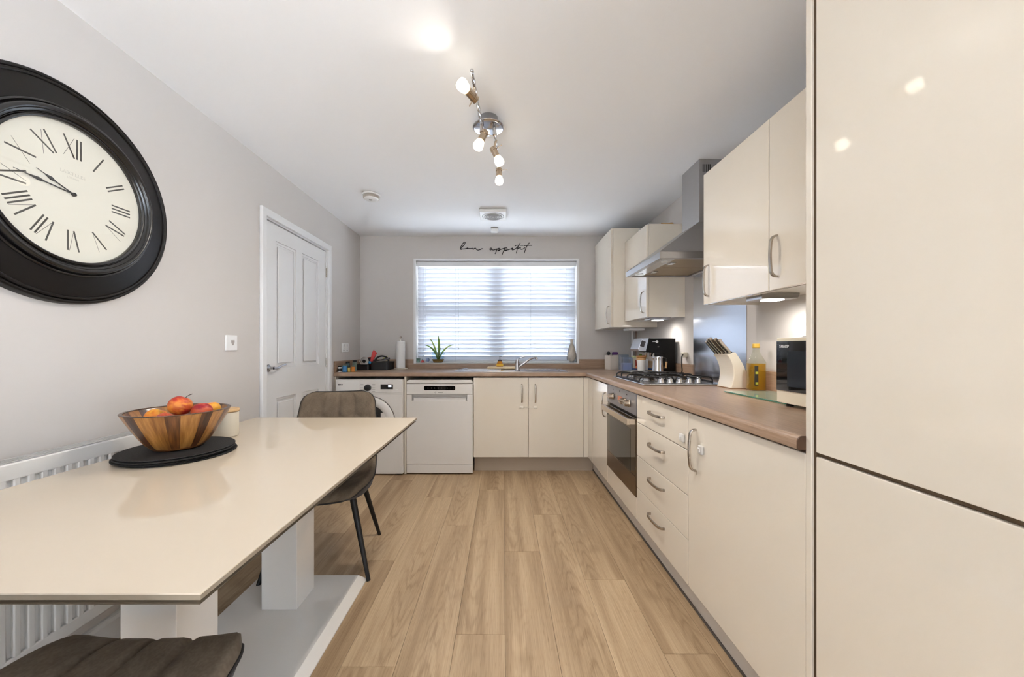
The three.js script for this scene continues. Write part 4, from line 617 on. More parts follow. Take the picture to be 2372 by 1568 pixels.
{
  // padded bucket chair; its front looks to +z
  const curve = new THREE.CatmullRomCurve3([V(0, 0.41, 0.268), V(0, 0.436, 0.24), V(0, 0.44, 0.13), V(0, 0.425, 0.0), V(0, 0.425, -0.12), V(0, 0.46, -0.205), V(0, 0.56, -0.262), V(0, 0.68, -0.295), V(0, 0.79, -0.325), V(0, 0.872, -0.345)]);
  const NV = 72, NU = 44, len = curve.getLength();
  const half = (v) => { const s = v * len; let w = v < 0.45 ? 0.215 + 0.045 * Math.sin(Math.min(1, v / 0.3) * Math.PI / 2) : 0.26 - 0.05 * Math.pow((v - 0.45) / 0.55, 1.2); const r0 = 0.09, r1 = 0.075; if (s < r0) w *= 0.62 + 0.38 * Math.sqrt(Math.max(0, 1 - (1 - s / r0) ** 2)); if (len - s < r1) w -= r1 * (1 - Math.sqrt(Math.max(0, 1 - (1 - (len - s) / r1) ** 2))); return w; };
  const wing = (v) => 0.012 + 0.085 * Math.exp(-(((v - 0.5) / 0.2) ** 2)) + 0.02 * Math.exp(-(((v - 0.8) / 0.2) ** 2));
  const frame = (v) => { const p = curve.getPointAt(v), tg = curve.getTangentAt(v); return { p, n: V(0, -tg.z, tg.y).normalize() }; }; // n towards the sitter
  const point = (u, v, off) => { const { p, n } = frame(v), w = half(v), au = Math.abs(u); const lift = wing(v) * Math.pow(au, 2.6); return V(u * w * (1 - 0.06 * wing(v) * 10 * au * au), p.y, p.z).addScaledVector(n, lift + off); };
  const grid = (off, flip) => { const pos = [], uv = [], idx = []; for (let j = 0; j <= NV; j++) for (let i = 0; i <= NU; i++) { const u = i / NU * 2 - 1, v = j / NV, q = point(u, v, off(u, v)); pos.push(q.x, q.y, q.z); uv.push(u * 0.6, v * 2); } for (let j = 0; j < NV; j++) for (let i = 0; i < NU; i++) { const a = j * (NU + 1) + i, b = a + 1, c = a + NU + 1, d = c + 1; flip ? idx.push(a, c, b, b, c, d) : idx.push(a, b, c, b, d, c); } const g = new THREE.BufferGeometry(); g.setAttribute('position', new THREE.Float32BufferAttribute(pos, 3)); g.setAttribute('uv', new THREE.Float32BufferAttribute(uv, 2)); g.setIndex(idx); g.computeVertexNormals(); return g; };
  const edge = (u, v) => Math.min(1, Math.min((1 - Math.abs(u)) / 0.16, v / 0.07, (1 - v) / 0.07));
  const puff = (e) => Math.sqrt(Math.max(0, 1 - (1 - e) ** 2));
  const seamsU = [-0.42, 0, 0.42], seamsV = [0.18, 0.34, 0.66, 0.83];
  const quilt = (u, v) => { let d = 0; for (const s of seamsU) d += 0.011 * Math.exp(-(((u - s) / 0.04) ** 2)); for (const s of seamsV) d += 0.009 * Math.exp(-(((v - s - 0.012 * Math.cos(u * 7.5 * 2)) / 0.013) ** 2)) * (Math.abs(u) < 0.7 ? 1 : Math.max(0, 1 - (Math.abs(u) - 0.7) / 0.15)); for (const a of seamsU) for (const b of [0.34, 0.66]) d += 0.012 * Math.exp(-(((u - a) / 0.07) ** 2) - (((v - b) / 0.022) ** 2)); return d; };
  const inner = grid((u, v) => 0.032 * puff(edge(u, v)) - quilt(u, v) * puff(edge(u, v)), false);
  const outer = grid((u, v) => -(0.026 + 0.03 * Math.max(0, Math.cos(Math.min(1, Math.abs(v - 0.25) / 0.3) * Math.PI / 2))) * puff(edge(u, v)), true);
  const rim = []; for (let i = 0; i <= 24; i++) rim.push(point(-1 + i / 12, 0, 0)); for (let j = 1; j <= 40; j++) rim.push(point(1, j / 40, 0)); for (let i = 1; i <= 24; i++) rim.push(point(1 - i / 12, 1, 0)); for (let j = 1; j < 40; j++) rim.push(point(-1, 1 - j / 40, 0));
  const clean = rim.filter((p, i) => i === 0 || p.distanceTo(rim[i - 1]) > 0.002);
  const piping = new THREE.TubeGeometry(new THREE.CatmullRomCurve3(clean, true), 260, 0.0042, 6, true);
  const chair = thing('dining_chair', 'grey-brown velvet bucket chair with black legs at the far end of the table', 'chair', [-0.955, 0, -2.0], 0.21, 'velvet dining chairs');
  part(chair, 'upholstery', inner, velvet); part(chair, 'outer_shell', outer, velvetOuter); part(chair, 'piping', piping, pipingM);
  for (const sx of [-1, 1]) for (const sz of [-1, 1]) part(chair, 'leg', [rod([sx * 0.155, 0.385, sz * 0.14 - 0.02], [sx * 0.25, 0.0005, sz * 0.23], 0.0165, 0.0095, 20)], legBlack);
  part(chair, 'leg_frame', [rod([-0.17, 0.381, -0.16], [0.17, 0.381, 0.12], 0.009), rod([0.17, 0.381, -0.16], [-0.17, 0.381, 0.12], 0.009)], legBlack);
  const c2 = chair.clone(); c2.name = numbered('dining_chair'); c2.position.set(-0.818, 0, -0.625); c2.rotation.y = Math.PI + 0.02; scene.add(c2);
  c2.userData = { label: 'dark grey quilted velvet chair seat at the near end of the table', category: 'chair', group: 'velvet dining chairs' };
}
{ // placemats, bowl, fruit, canister
  const Y = 0.76, cx = -1.187, cz = -1.356;
  const rush = tex(256, 256, (u, v) => { const dx = u - 0.5, dy = v - 0.5, r = Math.hypot(dx, dy), a = Math.atan2(dy, dx); const k = 0.5 + 0.5 * Math.sin(r * 2 * Math.PI * 44), q = 0.5 + 0.5 * Math.sin(a * 90 + Math.floor(r * 44) * 2.1); const n = 9 + 26 * k * (0.4 + 0.6 * q); return [n, n, n * 1.02]; });
  const matM = mat({ map: rush, bumpMap: rush, bumpScale: 0.003, roughness: 0.75 });
  const g = lathe([[0, 0], [0.163, 0], [0.169, 0.0022], [0.169, 0.004], [0.163, 0.0062], [0, 0.0062]], 72); planarUV(g, 0, 2, 2.75, 2.75, 0.5, 0.5);
  for (let i = 0; i < 4; i++) { const m = single('placemat', g, matM, ['lowest', 'second lowest', 'second highest', 'topmost'][i] + ' round black woven placemat in the stack under the fruit bowl', 'placemat', [cx + [0.004, -0.005, 0.003, 0][i], Y + 0.0004 + i * 0.0066, cz + [-0.005, 0.004, 0.005, 0][i]], 'stacked placemats'); m.rotation.y = i * 1.3; }
  const by = Y + 0.0004 + 4 * 0.0066 + 0.0004;
  const bowl = thing('fruit_bowl', 'wide wooden bowl of striped light and dark staves holding fruit', 'bowl', [cx, by, cz]);
  const woodV = (dark, light, s) => tex(96, 192, (u, v) => { const n = fbm(u * 10, v * 2.5, s, 4), f = noise(u * 70, v * 6, s + 3); return lerp3(dark, light, Math.max(0, Math.min(1, n * 1.3 - 0.15 + 0.3 * (f - 0.5)))); });
  const bm = { clearcoat: 0.5, clearcoatRoughness: 0.15, roughness: 0.4 };
  const woods = [mat({ map: woodV([130, 80, 32], [184, 130, 66], 201), ...bm }), mat({ map: woodV([42, 20, 8], [104, 60, 26], 202), ...bm }), mat({ map: woodV([110, 66, 26], [166, 112, 54], 203), ...bm }), mat({ map: woodV([66, 34, 14], [132, 82, 38], 204), ...bm })];
  const H = 0.135, rOut = (s) => 0.078 + (0.155 - 0.078) * Math.pow(s, 0.8), th = 0.011;
  const stave = (a0, a1) => { const pos = [], uv = [], idx = [], N = 10, K = 4; const ring = [];
    for (let i = 0; i <= N; i++) ring.push([rOut(i / N), H * (0.06 + 0.94 * i / N)]); for (let i = N; i >= 0; i--) ring.push([Math.max(0.03, rOut(i / N) - th), Math.max(H * 0.1, H * (0.06 + 0.94 * i / N) - (i === N ? 0.001 : 0))]);
    for (let k = 0; k <= K; k++) { const a = a0 + (a1 - a0) * k / K; ring.forEach(([r, y], i) => { pos.push(r * Math.sin(a), y, r * Math.cos(a)); uv.push(k / K * 0.5, y / H); }); }
    const M = ring.length; for (let k = 0; k < K; k++) for (let i = 0; i < M - 1; i++) { const a = k * M + i, b = a + 1, c = a + M, d = c + 1; idx.push(a, c, b, b, c, d); }
    const gg = new THREE.BufferGeometry(); gg.setAttribute('position', new THREE.Float32BufferAttribute(pos, 3)); gg.setAttribute('uv', new THREE.Float32BufferAttribute(uv, 2)); gg.setIndex(idx); return toCreasedNormals(gg, 0.7); };
  const seq = [0, 1, 0, 3, 2, 3, 0, 1, 2, 0, 1, 0, 2, 1, 0, 3, 2, 0, 1, 0, 2, 3], wid = [1.25, 0.8, 1.1, 0.7, 0.9, 0.6, 1.2, 1, 0.8, 1.1, 0.9, 1.2, 0.8, 1, 1.1, 0.7, 0.9, 1.2, 1, 1.1, 0.8, 0.9], tot = wid.reduce((a, b) => a + b); let a = 0.75;
  seq.forEach((m, i) => { const b = a + wid[i] / tot * Math.PI * 2; part(bowl, 'stave', stave(a, b + 0.002), woods[m]); a = b; });
  part(bowl, 'rim', lathe([[0.1442, H - 0.0012], [0.1545, H - 0.0012], [0.1555, H + 0.0006], [0.154, H + 0.0018], [0.1455, H + 0.0018], [0.1442, H + 0.0006]], 64), woods[1]);
  part(bowl, 'bowl_base', lathe([[0, 0], [0.07, 0], [0.074, 0.004], [0.079, 0.009], [0.079, 0.012], [0.03, 0.016], [0, 0.016]], 48), woods[3]);
  // fruit
  const skin = (s, base, blush) => tex(128, 64, (u, v) => { const n = fbm(u * 5 + 3, v * 4, s, 4), m = fbm(u * 18, v * 18, s + 9, 3), k = Math.max(0, Math.min(1, (n - 0.36) * 3.2 + (m - 0.5) * 0.8)); return lerp3(base, blush, k); });
  const sk = [skin(301, [224, 138, 56], [176, 44, 40]), skin(302, [208, 96, 60], [150, 32, 44]), skin(303, [236, 170, 62], [222, 128, 44])].map((m) => mat({ map: m, roughness: 0.42, specularIntensity: 0.7, sheen: 0.3, sheenColor: C(240, 190, 190), sheenRoughness: 0.5 }));
  const plum = (r) => { const q = new THREE.SphereGeometry(r, 36, 24), p = q.attributes.position; for (let i = 0; i < p.count; i++) { const x = p.getX(i), y = p.getY(i), z = p.getZ(i), an = Math.atan2(z, x), groove = 0.05 * Math.exp(-((an / 0.22) ** 2)) * Math.sqrt(Math.max(0, 1 - (y / r) ** 2)), top = 0.16 * Math.exp(-((Math.hypot(x, z) / (0.28 * r)) ** 2)) * (y > 0 ? 1 : 0.3); p.setXYZ(i, x * (1 - groove), y * (1 - top) * 0.96, z * (1 - groove)); } q.computeVertexNormals(); return q; };
  const fr = [['plum', 'red and orange plum with a stalk, topmost in the fruit bowl', 0.037, [0.006, 0.15, 0.0], 0, true], ['plum', 'dark red plum on the right of the topmost one in the bowl', 0.033, [0.072, 0.127, -0.016], 1], ['apricot', 'yellow-orange apricot at the far right in the fruit bowl', 0.027, [0.068, 0.128, -0.07], 2], ['apricot', 'yellow-orange apricot at the left front in the fruit bowl', 0.029, [-0.05, 0.116, 0.042], 2], ['plum', 'red plum half hidden by the front rim of the bowl', 0.03, [0.008, 0.107, 0.062], 1], ['plum', 'orange-red plum low on the left in the fruit bowl', 0.028, [-0.078, 0.106, -0.006], 0]];
  for (const [n, label, r, [x, y, z], m, stalk] of fr) { const o = thing(n, label, n, [cx + x, by + y, cz + z], x * 40 + 0.6, 'fruit in the wooden bowl'); o.rotation.z = -0.5 + 6 * x; part(o, 'flesh', plum(r), sk[m]); if (stalk) part(o, 'stalk', tube([[0, r * 0.78, 0], [0.004, r * 1.1, 0.001], [0.013, r * 1.38, -0.002]], 0.0013, 8, 6), mat({ color: C(60, 48, 34), roughness: 0.8 })); }
  // canister behind the bowl
  const c = thing('canister', 'beige ceramic canister with a wooden lid standing behind the fruit bowl', 'canister', [-1.222, Y + 0.0005, -1.63]);
  part(c, 'jar', lathe([[0, 0], [0.046, 0], [0.05, 0.006], [0.05, 0.105], [0.047, 0.108], [0, 0.108]], 40), mat({ color: C(214, 204, 184), roughness: 0.45 }));
  part(c, 'lid', lathe([[0, 0.1085], [0.0515, 0.1085], [0.052, 0.112], [0.052, 0.119], [0.049, 0.122], [0, 0.122]], 40), mat({ color: C(206, 170, 122), roughness: 0.5 }));
}

// ---------------------------------------------------------------- things on the worktop
const WT = WY1 + 0.0006;
{ // kitchen roll
  const t = thing('kitchen_roll', 'white kitchen roll on an upright holder left of the window', 'kitchen roll', [-1.067, WT, -3.87]);
  part(t, 'holder_base', lathe([[0, 0], [0.068, 0], [0.07, 0.004], [0.068, 0.012], [0, 0.013]], 36), mat({ color: C(226, 216, 198), roughness: 0.4 }));
  part(t, 'paper_roll', lathe([[0.018, 0.014], [0.044, 0.014], [0.0445, 0.02], [0.0445, 0.284], [0.044, 0.29], [0.018, 0.29]], 40), mat({ color: C(240, 239, 237), roughness: 0.95, bumpMap: plaster, bumpScale: 0.001 }));
  part(t, 'holder_post', [cyl(0.006, 0.006, 0.31, 14).translate(0, 0.012, 0), new THREE.SphereGeometry(0.012, 18, 12).translate(0, 0.332, 0)], nickel);
}
{ // left corner clutter
  const trayM = mat({ color: C(28, 27, 29), roughness: 0.35 });
  const tray = (name, label, x0, x1, z0, z1, h, turn = 0) => { const w = x1 - x0, d = z1 - z0, t = thing(name, label, 'tray', [(x0 + x1) / 2, WT, (z0 + z1) / 2], turn);
    const outer = shapeOf(roundRect(w, d, 0.02)), up = new THREE.Matrix4().makeBasis(V(1, 0, 0), V(0, 0, 1), V(0, 1, 0));
    const wallS = shapeOf(roundRect(w, d, 0.02)); wallS.holes.push(new THREE.Path(roundRect(w - 0.012, d - 0.012, 0.016).map(([a, b]) => new THREE.Vector2(a, b))));
    const rimS = shapeOf(roundRect(w + 0.012, d + 0.012, 0.024)); rimS.holes.push(new THREE.Path(roundRect(w - 0.008, d - 0.008, 0.018).map(([a, b]) => new THREE.Vector2(a, b))));
    part(t, 'tray_floor', extrude(outer, 0.006).applyMatrix4(up), trayM); part(t, 'tray_wall', extrude(wallS, h - 0.006).applyMatrix4(up).translate(0, 0.006, 0), trayM); part(t, 'rim', extrude(rimS, 0.006, 0.001).applyMatrix4(up).translate(0, h, 0), trayM); return t; };
  tray('plastic_tray', 'low black plastic tray against the left wall, nearest the bottles', -1.5, -1.355, -3.93, -3.75, 0.05);
  tray('plastic_tray', 'deep black plastic tray full of utensils beside the kitchen roll', -1.335, -1.155, -3.94, -3.73, 0.075);
  const funnel = thing('funnel', 'white plastic funnel lying on the low black tray', 'funnel', [-1.425, WT + 0.078, -3.8], -0.45); const fm = mat({ color: C(212, 206, 200), roughness: 0.4 });
  part(funnel, 'cone', between(lathe([[0.01, 0], [0.012, 0.02], [0.045, 0.08], [0.047, 0.09], [0.043, 0.09], [0.01, 0.024]], 32), [-0.06, 0.005, -0.005], [0.06, 0.01, 0.03]), fm); part(funnel, 'hollow', between(cyl(0.017, 0.017, 0.004, 24), [0.017, 0.0075, 0.017], [0.06, 0.01, 0.03]), black);
  const red = thing('red_scoop', 'red triangular plastic scoop sticking up out of the black trays', 'scoop', [-1.335, WT + 0.085, -3.8], 0.1); part(red, 'blade', extrude(shapeOf([[-0.022, 0], [0.004, 0], [0.045, 0.085], [0.012, 0.118], [-0.004, 0.09]]), 0.02, 0.003), mat({ color: C(196, 42, 38), roughness: 0.4 })); part(red, 'grip', box(-0.02, 0.0, -0.05, 0.002, 0.004, 0.016, 0.003), mat({ color: C(196, 42, 38), roughness: 0.4 }));
  const ball = thing('toy_ball', 'small bright blue plastic ball between the black trays', 'ball', [-1.337, WT + 0.075, -3.72]); part(ball, 'shell', new THREE.SphereGeometry(0.015, 20, 14), mat({ color: C(46, 132, 190), roughness: 0.35 }));
  const pan = thing('whisk', 'black handled utensil lying across the deep black tray', 'utensil', [-1.24, WT + 0.085, -3.83], 0); part(pan, 'loop', new THREE.TorusGeometry(0.052, 0.008, 10, 32, Math.PI).scale(1.3, 1, 0.6).translate(-0.01, 0.0, 0), black); part(pan, 'shaft', rod([-0.07, -0.002, 0.05], [0.08, 0.03, 0.03], 0.007, 0.009), black);
  const tong = thing('steel_tongs', 'bright steel tongs lying over the edge of the deep black tray', 'tongs', [-1.24, WT + 0.083, -3.76]); part(tong, 'arm', box(-0.085, 0.085, 0, 0.004, -0.007, 0.007, 0.0015).rotateZ(0.2), steelSmooth); part(tong, 'arm', box(-0.085, 0.085, 0, 0.004, -0.007, 0.007, 0.0015).rotateZ(0.26).translate(0, 0.008, -0.006), steelSmooth);
  const yel = thing('yellow_clip', 'thin yellow plastic clip on top of the deep black tray', 'clip', [-1.22, WT + 0.12, -3.85]); part(yel, 'jaw', box(-0.03, 0.03, 0, 0.008, -0.005, 0.005, 0.002).rotateZ(0.5), mat({ color: C(214, 208, 70), roughness: 0.4 })); part(yel, 'spring', new THREE.TorusGeometry(0.006, 0.0015, 6, 14).translate(0.012, 0.012, 0), steelSmooth);
  const bag = thing('folded_cloth', 'dark blue folded cloth heaped at the back of the low tray', 'cloth', [-1.41, WT + 0.085, -3.92]); { const g = new THREE.SphereGeometry(0.05, 24, 16).scale(1.1, 0.55, 0.6), p = g.attributes.position; for (let i = 0; i < p.count; i++) { const k = 1 + 0.25 * (noise(p.getX(i) * 60 + 9, p.getY(i) * 60 + p.getZ(i) * 45, 66) - 0.5); p.setXYZ(i, p.getX(i) * k, p.getY(i) * k, p.getZ(i) * k); } g.computeVertexNormals(); part(bag, 'fabric', g, mat({ color: C(48, 52, 62), roughness: 0.9 })); part(bag, 'trim', tube([[-0.03, 0.024, 0.02], [0.01, 0.034, 0.015], [0.045, 0.026, 0.01]], 0.006, 16, 8), mat({ color: C(150, 70, 50), roughness: 0.8 })); }
  // bottles
  const bottle = (name, label, x, z, r, h, m, cap, band) => { const t = thing(name, label, name === 'spice_jar' ? 'jar' : 'bottle', [x, WT, z]); part(t, 'jar', lathe([[0, 0], [r * 0.94, 0], [r, 0.003], [r, h * 0.78], [r * 0.86, h * 0.84], [0, h * 0.84]], 24), m); part(t, 'cap', lathe([[0, h * 0.842], [r * 0.88, h * 0.842], [r * 0.88, h], [0, h]], 24), cap); if (band) part(t, 'label', lathe([[r + 0.0004, h * 0.2], [r + 0.0004, h * 0.62]], 24), band); };
  const cW = mat({ color: C(224, 224, 222), roughness: 0.4 }), cBl = mat({ color: C(60, 124, 176), roughness: 0.35 }), cY = mat({ color: C(206, 178, 92), roughness: 0.4 }), cO = mat({ color: C(206, 124, 44), roughness: 0.4 }), cG = mat({ color: C(96, 112, 104), roughness: 0.3 });
  bottle('spice_jar', 'small white jar with black lid and black band, nearest the left wall', -1.498, -3.4, 0.019, 0.056, cW, black, black);
  bottle('pill_bottle', 'small bright blue bottle with dark cap beside the white jar', -1.456, -3.41, 0.0205, 0.068, cBl, cG, null);
  bottle('spice_jar', 'small yellow jar with dark lid between blue and orange bottles', -1.421, -3.42, 0.012, 0.05, cY, black, null);
  bottle('pill_bottle', 'small orange bottle with grey cap at the right of the row', -1.39, -3.44, 0.017, 0.058, cO, cG, null);
  bottle('pill_bottle', 'tall grey-green bottle standing behind the orange bottle', -1.412, -3.53, 0.02, 0.105, cG, black, null);
  bottle('pill_bottle', 'tall dark teal bottle standing behind the blue bottle', -1.478, -3.53, 0.021, 0.09, mat({ color: C(60, 84, 88), roughness: 0.35 }), black, null);
}
{ // chopping board over the sink and washing-up bottle
  const t = thing('sink_board', 'pale wooden board lying across the sink with a soap bottle on it', 'board', [-0.015, WY1 + 0.0095, -3.82]);
  part(t, 'board', new RoundedBoxGeometry(0.29, 0.02, 0.15, 3, 0.006).translate(0, 0.0105, 0), mat({ color: C(232, 206, 164), roughness: 0.45 })); part(t, 'end_batten', box(-0.13, 0.13, 0, 0.004, -0.05, 0.05), mat({ color: C(120, 92, 62), roughness: 0.7 }));
  const s = thing('soap_bottle', 'small orange washing-up bottle with a grey pump on the sink board', 'bottle', [-0.032, WY1 + 0.0305, -3.82]);
  part(s, 'bottle', lathe([[0, 0], [0.034, 0], [0.036, 0.006], [0.034, 0.028], [0.024, 0.048], [0.02, 0.056], [0, 0.056]], 28), mat({ color: C(232, 148, 34), roughness: 0.15, transmission: 0.35, thickness: 0.02, attenuationColor: C(240, 150, 30), attenuationDistance: 0.05 })); part(s, 'label', lathe([[0.0362, 0.01], [0.0346, 0.027]], 28), mat({ color: C(244, 200, 60), roughness: 0.5 }));
  part(s, 'collar', lathe([[0, 0.0565], [0.021, 0.0565], [0.021, 0.068], [0.012, 0.072], [0, 0.072]], 24), mat({ color: C(74, 84, 92), roughness: 0.4 })); part(s, 'pump', [cyl(0.004, 0.004, 0.03, 12).translate(0, 0.072, 0), box(-0.006, 0.02, 0.1, 0.108, -0.005, 0.005, 0.002)], mat({ color: C(150, 156, 162), roughness: 0.35 }));
}
{ // coffee machine
  const t = thing('coffee_machine', 'black and silver espresso machine standing beyond the gas hob', 'coffee machine', [1.2, WT, -3.06]);
  const w = 0.2, silver = mat({ color: C(196, 200, 208), metalness: 0.85, roughness: 0.25 });
  // side profile in x-y: head, back column and base
  const prof = shapeOf([[-0.03, 0.0], [0.18, 0.0], [0.18, 0.297], [-0.028, 0.3], [-0.052, 0.196], [-0.03, 0.188], [0.09, 0.176], [0.09, 0.03], [-0.03, 0.03]]);
  part(t, 'body', extrude(prof, w, 0.004).translate(0, 0, -w / 2), mat({ color: C(5, 5, 6), roughness: 0.5, specularIntensity: 0.5 }));
  part(t, 'control_head', extrude(shapeOf([[-0.054, 0.194], [-0.029, 0.301], [-0.085, 0.3], [-0.118, 0.212], [-0.112, 0.196]]), w - 0.01, 0.004).translate(0, 0, -w / 2 + 0.005), silver);
  part(t, 'control_window', basis(box(-0.03, 0.03, -0.026, 0.026, 0, 0.002, 0.0005), [-0.098, 0.256, w / 2 - 0.04 - 0.05], [0, 0, 1], [0.35, 0.94, 0], [-0.94, 0.35, 0]), black);
  part(t, 'control_badge', extrude(shapeOf(rect(-0.022, 0.012, -0.025, 0.022)), 0.0015).rotateZ(-0.35).translate(-0.076, 0.255, w / 2 - 0.004), mat({ color: C(60, 58, 60), roughness: 0.3 }));
  part(t, 'group_head', [cyl(0.03, 0.034, 0.022, 28).translate(0.005, 0.166, 0), cyl(0.026, 0.028, 0.014, 28).translate(0.005, 0.152, 0)], chrome);
  part(t, 'drip_tray', box(-0.115, 0.088, 0.002, 0.034, -0.09, 0.09, 0.006, 3), silver); part(t, 'drip_grid', box(-0.108, 0.082, 0.034, 0.038, -0.083, 0.083, 0.001), steelSmooth);
  part(t, 'portafilter_handle', between(cyl(0.012, 0.014, 0.075, 18), [-0.02, 0.152, 0.0], [-0.09, 0.146, 0.0]), mat({ color: C(196, 140, 86), roughness: 0.4 }));
  part(t, 'water_tank', box(-0.02, 0.012, 0.039, 0.13, -0.08, -0.03, 0.004), whiteM);
  part(t, 'emblem', [cyl(0.011, 0.011, 0.0012, 20).rotateX(Math.PI / 2).translate(0.03, 0.272, w / 2 + 0.001), box(-0.006, 0.026, 0.27, 0.274, w / 2, w / 2 + 0.0012)], whiteInk); part(t, 'printed_mark', new THREE.CircleGeometry(0.008, 20).scale(1, 0.6, 1).translate(0.042, 0.232, w / 2 + 0.0006), greyInk);
  const j = thing('milk_jug', 'steel milk jug with a wooden grip in front of the espresso machine', 'jug', [1.205, WT, -2.885]);
  part(j, 'jug_body', lathe([[0, 0], [0.042, 0], [0.045, 0.005], [0.041, 0.05], [0.036, 0.11], [0.037, 0.14], [0.039, 0.155], [0.036, 0.155], [0.034, 0.14], [0.034, 0.11], [0.038, 0.05], [0.04, 0.008], [0, 0.006]], 36), chrome);
  part(j, 'jug_handle', tube([[0.037, 0.145, 0.0], [0.062, 0.14, 0.006], [0.066, 0.11, 0.008], [0.06, 0.075, 0.008], [0.041, 0.06, 0.004]], 0.004, 24, 8), black); part(j, 'grip', between(cyl(0.0075, 0.0085, 0.05, 14), [0.0655, 0.115, 0.008], [0.06, 0.07, 0.008]), mat({ color: C(206, 166, 116), roughness: 0.5 }));
  const c = thing('coffee_cup', 'white paper cup with a tan band on the drip tray of the espresso machine', 'cup', [1.13, WT + 0.0385, -3.03]);
  part(c, 'cup', lathe([[0, 0], [0.028, 0], [0.036, 0.098], [0.034, 0.098], [0.027, 0.003], [0, 0.003]], 30), whiteM); part(c, 'band', lathe([[0.0355, 0.086], [0.0369, 0.1], [0.0355, 0.1]], 30), mat({ color: C(206, 160, 112), roughness: 0.6 }));
  const cord = thing('power_cord', 'black power cord and plug hanging at the wall beside the espresso machine', 'cord'); part(cord, 'cable', tube([[1.386, 1.1, -2.83], [1.36, 1.09, -2.81], [1.352, 1.02, -2.8], [1.36, 0.96, -2.82], [1.33, WT + 0.006, -2.86], [1.372, WT + 0.006, -2.9]], 0.0045, 40, 8), black); part(cord, 'plug', box(1.37, 1.404, 1.075, 1.115, -2.85, -2.81, 0.006, 3), mat({ color: C(206, 198, 180), roughness: 0.4 }));
}
{ // corner things behind the coffee machine
  const u = thing('utensil_box', 'square cream utensil box in the back right corner', 'box', [1.14, WT, -3.86], 0.35);
  const cream = mat({ color: C(226, 216, 204), roughness: 0.5 }), up = new THREE.Matrix4().makeBasis(V(1, 0, 0), V(0, 0, 1), V(0, 1, 0));
  const ws = shapeOf(roundRect(0.125, 0.1, 0.008)); ws.holes.push(new THREE.Path(roundRect(0.115, 0.09, 0.006).map(([a, b]) => new THREE.Vector2(a, b)))); part(u, 'box_wall', extrude(ws, 0.14).applyMatrix4(up).translate(0, 0.005, 0), cream); part(u, 'box_floor', extrude(shapeOf(roundRect(0.125, 0.1, 0.008)), 0.005).applyMatrix4(up), cream);
  const br = thing('purple_brush', 'purple brush lying in the top of the cream utensil box', 'brush', [1.165, WT + 0.15, -3.855]); part(br, 'head', new RoundedBoxGeometry(0.06, 0.03, 0.03, 3, 0.01).translate(0, 0.014, 0), mat({ color: C(82, 36, 104), roughness: 0.5 })); part(br, 'handle', rod([-0.02, 0.012, 0], [-0.045, -0.1, 0.01], 0.006), black);
  const sp = thing('black_spoon', 'black handled spoon standing in the cream utensil box', 'spoon', [1.1, WT + 0.03, -3.86]); part(sp, 'bowl', new THREE.SphereGeometry(0.02, 18, 12).scale(1, 1, 0.4).translate(0, 0.135, 0), black); part(sp, 'handle', rod([0.015, -0.02, 0.0], [0.0, 0.125, 0.0], 0.005), black);
  const clear = mat({ color: C(232, 238, 246), roughness: 0.06, transmission: 0.92, thickness: 0, ior: 1.45 });
  const tub = (x, z, w, d, h, label, lid) => { const t = thing('clear_tub', label, 'tub', [x, WT, z]); const s = shapeOf(roundRect(w, d, 0.012)); s.holes.push(new THREE.Path(roundRect(w - 0.006, d - 0.006, 0.01).map(([a, b]) => new THREE.Vector2(a, b)))); part(t, 'tub_wall', extrude(s, h).applyMatrix4(up).translate(0, 0.003, 0), clear); part(t, 'tub_floor', extrude(shapeOf(roundRect(w, d, 0.012)), 0.003).applyMatrix4(up), clear); if (lid) part(t, 'contents', box(-w / 2 + 0.008, w / 2 - 0.008, 0.004, lid, -d / 2 + 0.008, d / 2 - 0.008, 0.008, 3), mat({ color: C(170, 178, 214), roughness: 0.6 })); };
  tub(1.205, -3.62, 0.1, 0.09, 0.13, 'clear plastic tub with blue contents in front of the corner pipes', 0.075); tub(1.225, -3.76, 0.085, 0.085, 0.15, 'taller clear plastic tub next to the cream utensil box', 0.02);
  const ca = thing('drink_carton', 'small white carton with red side standing near the corner pipes', 'carton', [1.295, WT, -3.66], 0.2); part(ca, 'carton', box(-0.024, 0.024, 0, 0.125, -0.024, 0.024, 0.002), mat({ color: C(226, 216, 204), roughness: 0.5 })); part(ca, 'side_print', box(0.0, 0.022, 0.02, 0.105, 0.0242, 0.0248), mat({ color: C(170, 70, 60), roughness: 0.5 })); part(ca, 'ridge_top', extrude(shapeOf([[-0.024, 0], [0.024, 0], [0, 0.02]]), 0.046).translate(0, 0.125, -0.023), mat({ color: C(204, 208, 160), roughness: 0.5 }));
  const gb = thing('green_bottle', 'bright green bottle standing right of the small carton', 'bottle', [1.338, WT, -3.6]); part(gb, 'bottle', lathe([[0, 0], [0.022, 0], [0.023, 0.004], [0.022, 0.12], [0.012, 0.145], [0, 0.145]], 24), mat({ color: C(122, 158, 48), roughness: 0.35 })); part(gb, 'cap', lathe([[0, 0.1455], [0.0125, 0.1455], [0.012, 0.162], [0, 0.163]], 20), mat({ color: C(90, 120, 40), roughness: 0.4 }));
  const tr = thing('blue_tray', 'low bright blue tray under the snack packets', 'tray', [1.29, WT, -3.42]); part(tr, 'tray_floor', box(-0.075, 0.075, 0, 0.005, -0.07, 0.07, 0.002), mat({ color: C(36, 74, 140), roughness: 0.4 })); part(tr, 'tray_wall', [box(-0.075, 0.075, 0.005, 0.035, -0.07, -0.066), box(-0.075, 0.075, 0.005, 0.035, 0.066, 0.07), box(-0.075, -0.071, 0.005, 0.035, -0.066, 0.066), box(0.071, 0.075, 0.005, 0.035, -0.066, 0.066)], mat({ color: C(36, 74, 140), roughness: 0.4 }));
